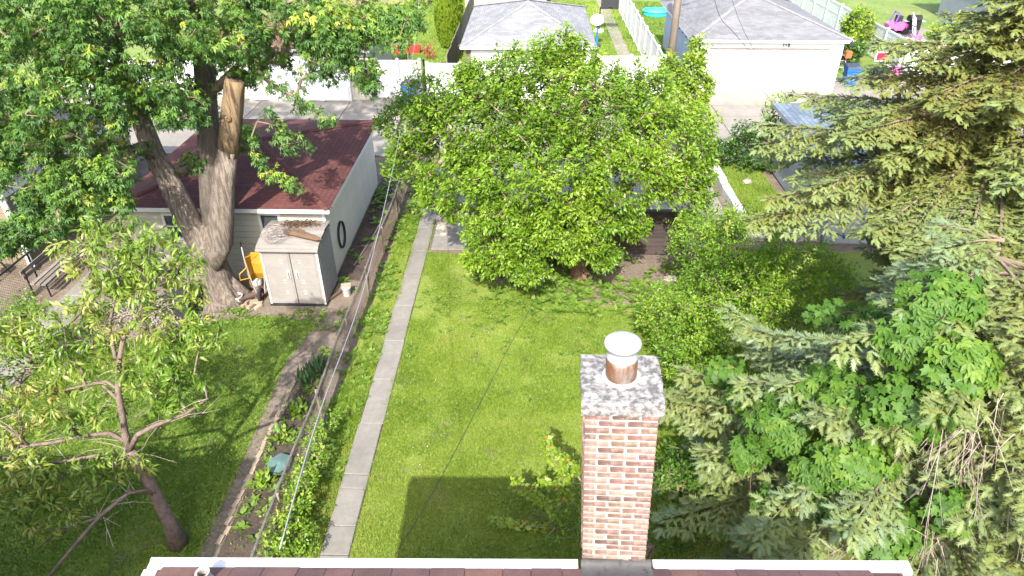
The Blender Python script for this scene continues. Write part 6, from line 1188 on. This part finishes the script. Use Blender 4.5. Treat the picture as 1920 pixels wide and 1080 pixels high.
# tall spruce: trunk off the right edge, boughs reaching left over the grey garage
SA = (9.0, 12.6)
def LA(z, az): return float(np.interp(z, [2, 3, 4.3, 6.2, 6.7, 7.6, 8.4, 9.1, 11, 12], [3.6, 3.9, 4.5, 4.6, 4.0, 2.6, 1.7, 1.25, .7, .3]))*(.42 if z < 5.35 and R(125) < az < R(262) else 1)
sa = specs(np.concatenate([np.arange(2.4, 5.3, .5), np.arange(5.3, 9.6, .36), np.arange(9.8, 11.4, .6)]), LA, (R(130), R(300)), per=7) + specs(np.arange(4.4, 11, .8), LA, (R(-60), R(130)), per=4)
spA, CA = spruce('spruce_tree', 'tall spruce with drooping yellow green boughs hiding the grey sided garage', SA, 12.2, sa, 'sprig2', .05, .2, (), 1.25)
# lower spruce in front, top overgrown with vines
SB = (5.7, 7.3)
def LBf(z, az):
    w = max(0., -math.sin(az)); a = float(np.interp(z, [1, 2.5, 3.9, 4.8, 5.6, 7.5], [3.8, 4.0, 3.6, 2.3, 1.1, .6])); b = float(np.interp(z, [1, 3, 5, 6, 7, 7.6], [2.6, 3.0, 3.2, 2.9, 1.8, .6])); return a*(1-w)+b*w
def on_crown(px, py, push=.0):
    """first point of this view direction that lies inside the lower spruce's rough cone"""
    d = _ray(px, py); d = d/np.linalg.norm(d)
    for s_ in np.arange(4, 16, .05):
        q = np.array([0, 0, CAM_H])+d*s_
        if q[2] < .3 or math.hypot(q[0]-SB[0], q[1]-SB[1]) < .8*LBf(q[2], math.atan2(q[1]-SB[1], q[0]-SB[0]))+push: return tuple(q+d*.15)
    return tuple(q)
VP = [(1480, 800, .62, .5), (1600, 860, .5, .42), (1420, 745, .5, .35), (1550, 730, .5, .42), (1660, 620, .6, .45), (1560, 590, .4, .3), (1790, 690, .42, .42), (1480, 950, .5, .32), (1640, 975, .6, .38), (1780, 950, .35, .3), (1700, 760, .55, .45), (1360, 700, .35, .25), (1540, 880, .45, .4), (1600, 760, .45, .4), (1720, 640, .5, .4), (1400, 850, .3, .25), (1760, 560, .5, .35)]
VL = [(on_crown(px, py), (rx, rx*.8, rz_), 0) for px, py, rx, rz_ in VP]
sb = specs(np.concatenate([np.arange(1.8, 3.2, .7), np.arange(3.2, 7.2, .37)]), LBf, (R(130), R(320)), per=7, droop=.26) + specs(np.arange(3.4, 7, .8), LBf, (R(-40), R(130)), per=4)
spB, CB = spruce('spruce_tree', 'lower grey green spruce overgrown with vines beside the chimney', SB, 6.5, sb, 'sprig', .17, .16, [(v[0], v[1]) for v in VL]+[(on_crown(1800, 840), (.5, .5, .4)), (on_crown(1740, 1010), (.4, .4, .3)), (on_crown(1590, 1000), (.3, .3, .2))], 1.12)
# bare grey twigs where the needles have died back
bt = MB()
for px, py, m in ((1800, 840, 20), (1740, 1010, 22), (1590, 1000, 14), (1850, 780, 14), (1620, 960, 8), (1500, 1030, 12), (1640, 1040, 12), (1870, 900, 10)):
    c_ = np.array(on_crown(px, py)); o_ = unit((c_-np.array([SB[0], SB[1], c_[2]]))[None])[0]
    for k in range(m):
        b0 = c_+sphere_pts(1)[0]*np.array([.4, .4, .25])-o_*.15; d_ = o_+RNG.normal(0, .45, 3)+np.array([0, 0, -.25]); L_ = RNG.uniform(.2, .5); q2 = b0+d_*L_-np.array([0, 0, .1*L_])
        bt.tube([tuple(b0), tuple(b0+d_*L_*.5), tuple(q2)], [.006, .004, .002], 4, cap=False)
        for j in range(RNG.integers(1, 5)): q = b0+(q2-b0)*RNG.uniform(.3, .95); e = d_+RNG.normal(0, .6, 3); bt.tube([tuple(q), tuple(q+e*L_*.35)], [.003, .0018], 3, cap=False)
tag(bt.build('bare_twigs', 'pale_twig', spB), kind='stuff')
# ---------------------------------------------------------------- vines over the lower spruce
vn = thing('grape_vine', 'glossy grape vine and creeper climbing over the lower spruce', 'vine', (5.3, 8.0, 0))
TGv, Cv, Nv = [], [], []
for c, r_, _ in VL:
    m = int(300*r_[0]*r_[2]/.35); d = unit(RNG.normal(size=(m*2, 3))+np.array([-.15, -.75, .6])); d = d[(d[:, 2] > -.35) & (d[:, 1] < .45)][:m]; q = np.array(c)+d*np.array(r_)*RNG.uniform(.8, 1.03, (len(d), 1)); Cv.append(q); Nv.append(unit(d+np.array([0, -.25, .55])+RNG.normal(0, .3, d.shape))); TGv.append(q[::14])
Cv = np.concatenate(Cv); Nv = np.concatenate(Nv); TGv = np.concatenate(TGv)
nodes = [((5.3, 8.0, .05), -1)] + [((5.3+.1*i, 7.9, .5*i), i-1) for i in range(1, 8)]
A, par, cnt = grow(nodes, TGv, .3, .03, 1); branch_mesh('vine_stems', 'bark_brown', vn, A, par, cnt, .004, .45, rmax=.03)
n = len(Cv); Dv = np.stack([RNG.normal(0, .7, n), RNG.normal(-.5, .5, n), RNG.normal(-.8, .3, n)], 1); Dv -= Nv*np.sum(Dv*Nv, 1, keepdims=True); Sv = RNG.uniform(.085, .15, n); tv = (.45+.5*(vnoise(Cv, 1.2, 5)-.5)+RNG.normal(0, .18, n)).clip(0, 1)
kindc = vnoise(Cv, .9, 77) > .62
front = np.argsort(Cv[:, 1]-.3*Cv[:, 2]); big = set()
pick = RNG.permutation(front[:int(n*.6)])[:290]; big = np.zeros(n, bool); big[pick] = True
for msk, tpl in ((~big & ~kindc, 'grape'), (~big & kindc, 'creeper')): leaves('small_leaves', 'leaf_vine', vn, Cv[msk], Dv[msk], Nv[msk], Sv[msk]*(1.15 if tpl == 'creeper' else 1), tv[msk], tpl)
LM = {}
for tpl in ('grape', 'creeper'):
    for k in range(4):
        V0, T0 = TPL[tpl]; LM[(tpl, k)] = raw_mesh('leaf', V0*np.array([1, 1, 1+.3*k]), T0, 'leaf_vine', np.full(len(V0), .2+.22*k))
for i in np.nonzero(big)[0]:
    x_ = unit(Dv[i]); y_ = unit(np.cross(Nv[i], x_)); z_ = np.cross(x_, y_); M = Matrix(((x_[0], y_[0], z_[0]), (x_[1], y_[1], z_[1]), (x_[2], y_[2], z_[2])))
    s = float(Sv[i])*1.1; inst('leaf', LM[('creeper' if kindc[i] else 'grape', int(tv[i]*3.99))], vn, tuple(Cv[i]), M.to_euler(), (s, s, s))
# ground cover under the spruces
bush('under_shrub', 'shaded leafy undergrowth below the vine covered spruce', 'undergrowth', (5.0, 10.5), [((4.4, 10.4, .6), (.9, 1.2, .5), 50), ((6.5, 11.5, .8), (1.4, 1.4, .7), 70), ((7.6, 14.0, .9), (1.2, 1.6, .8), 60), ((3.4, 8.8, .5), (.7, .9, .5), 36)], 20, .26, .12, 'leaf_shrub', 'oval')
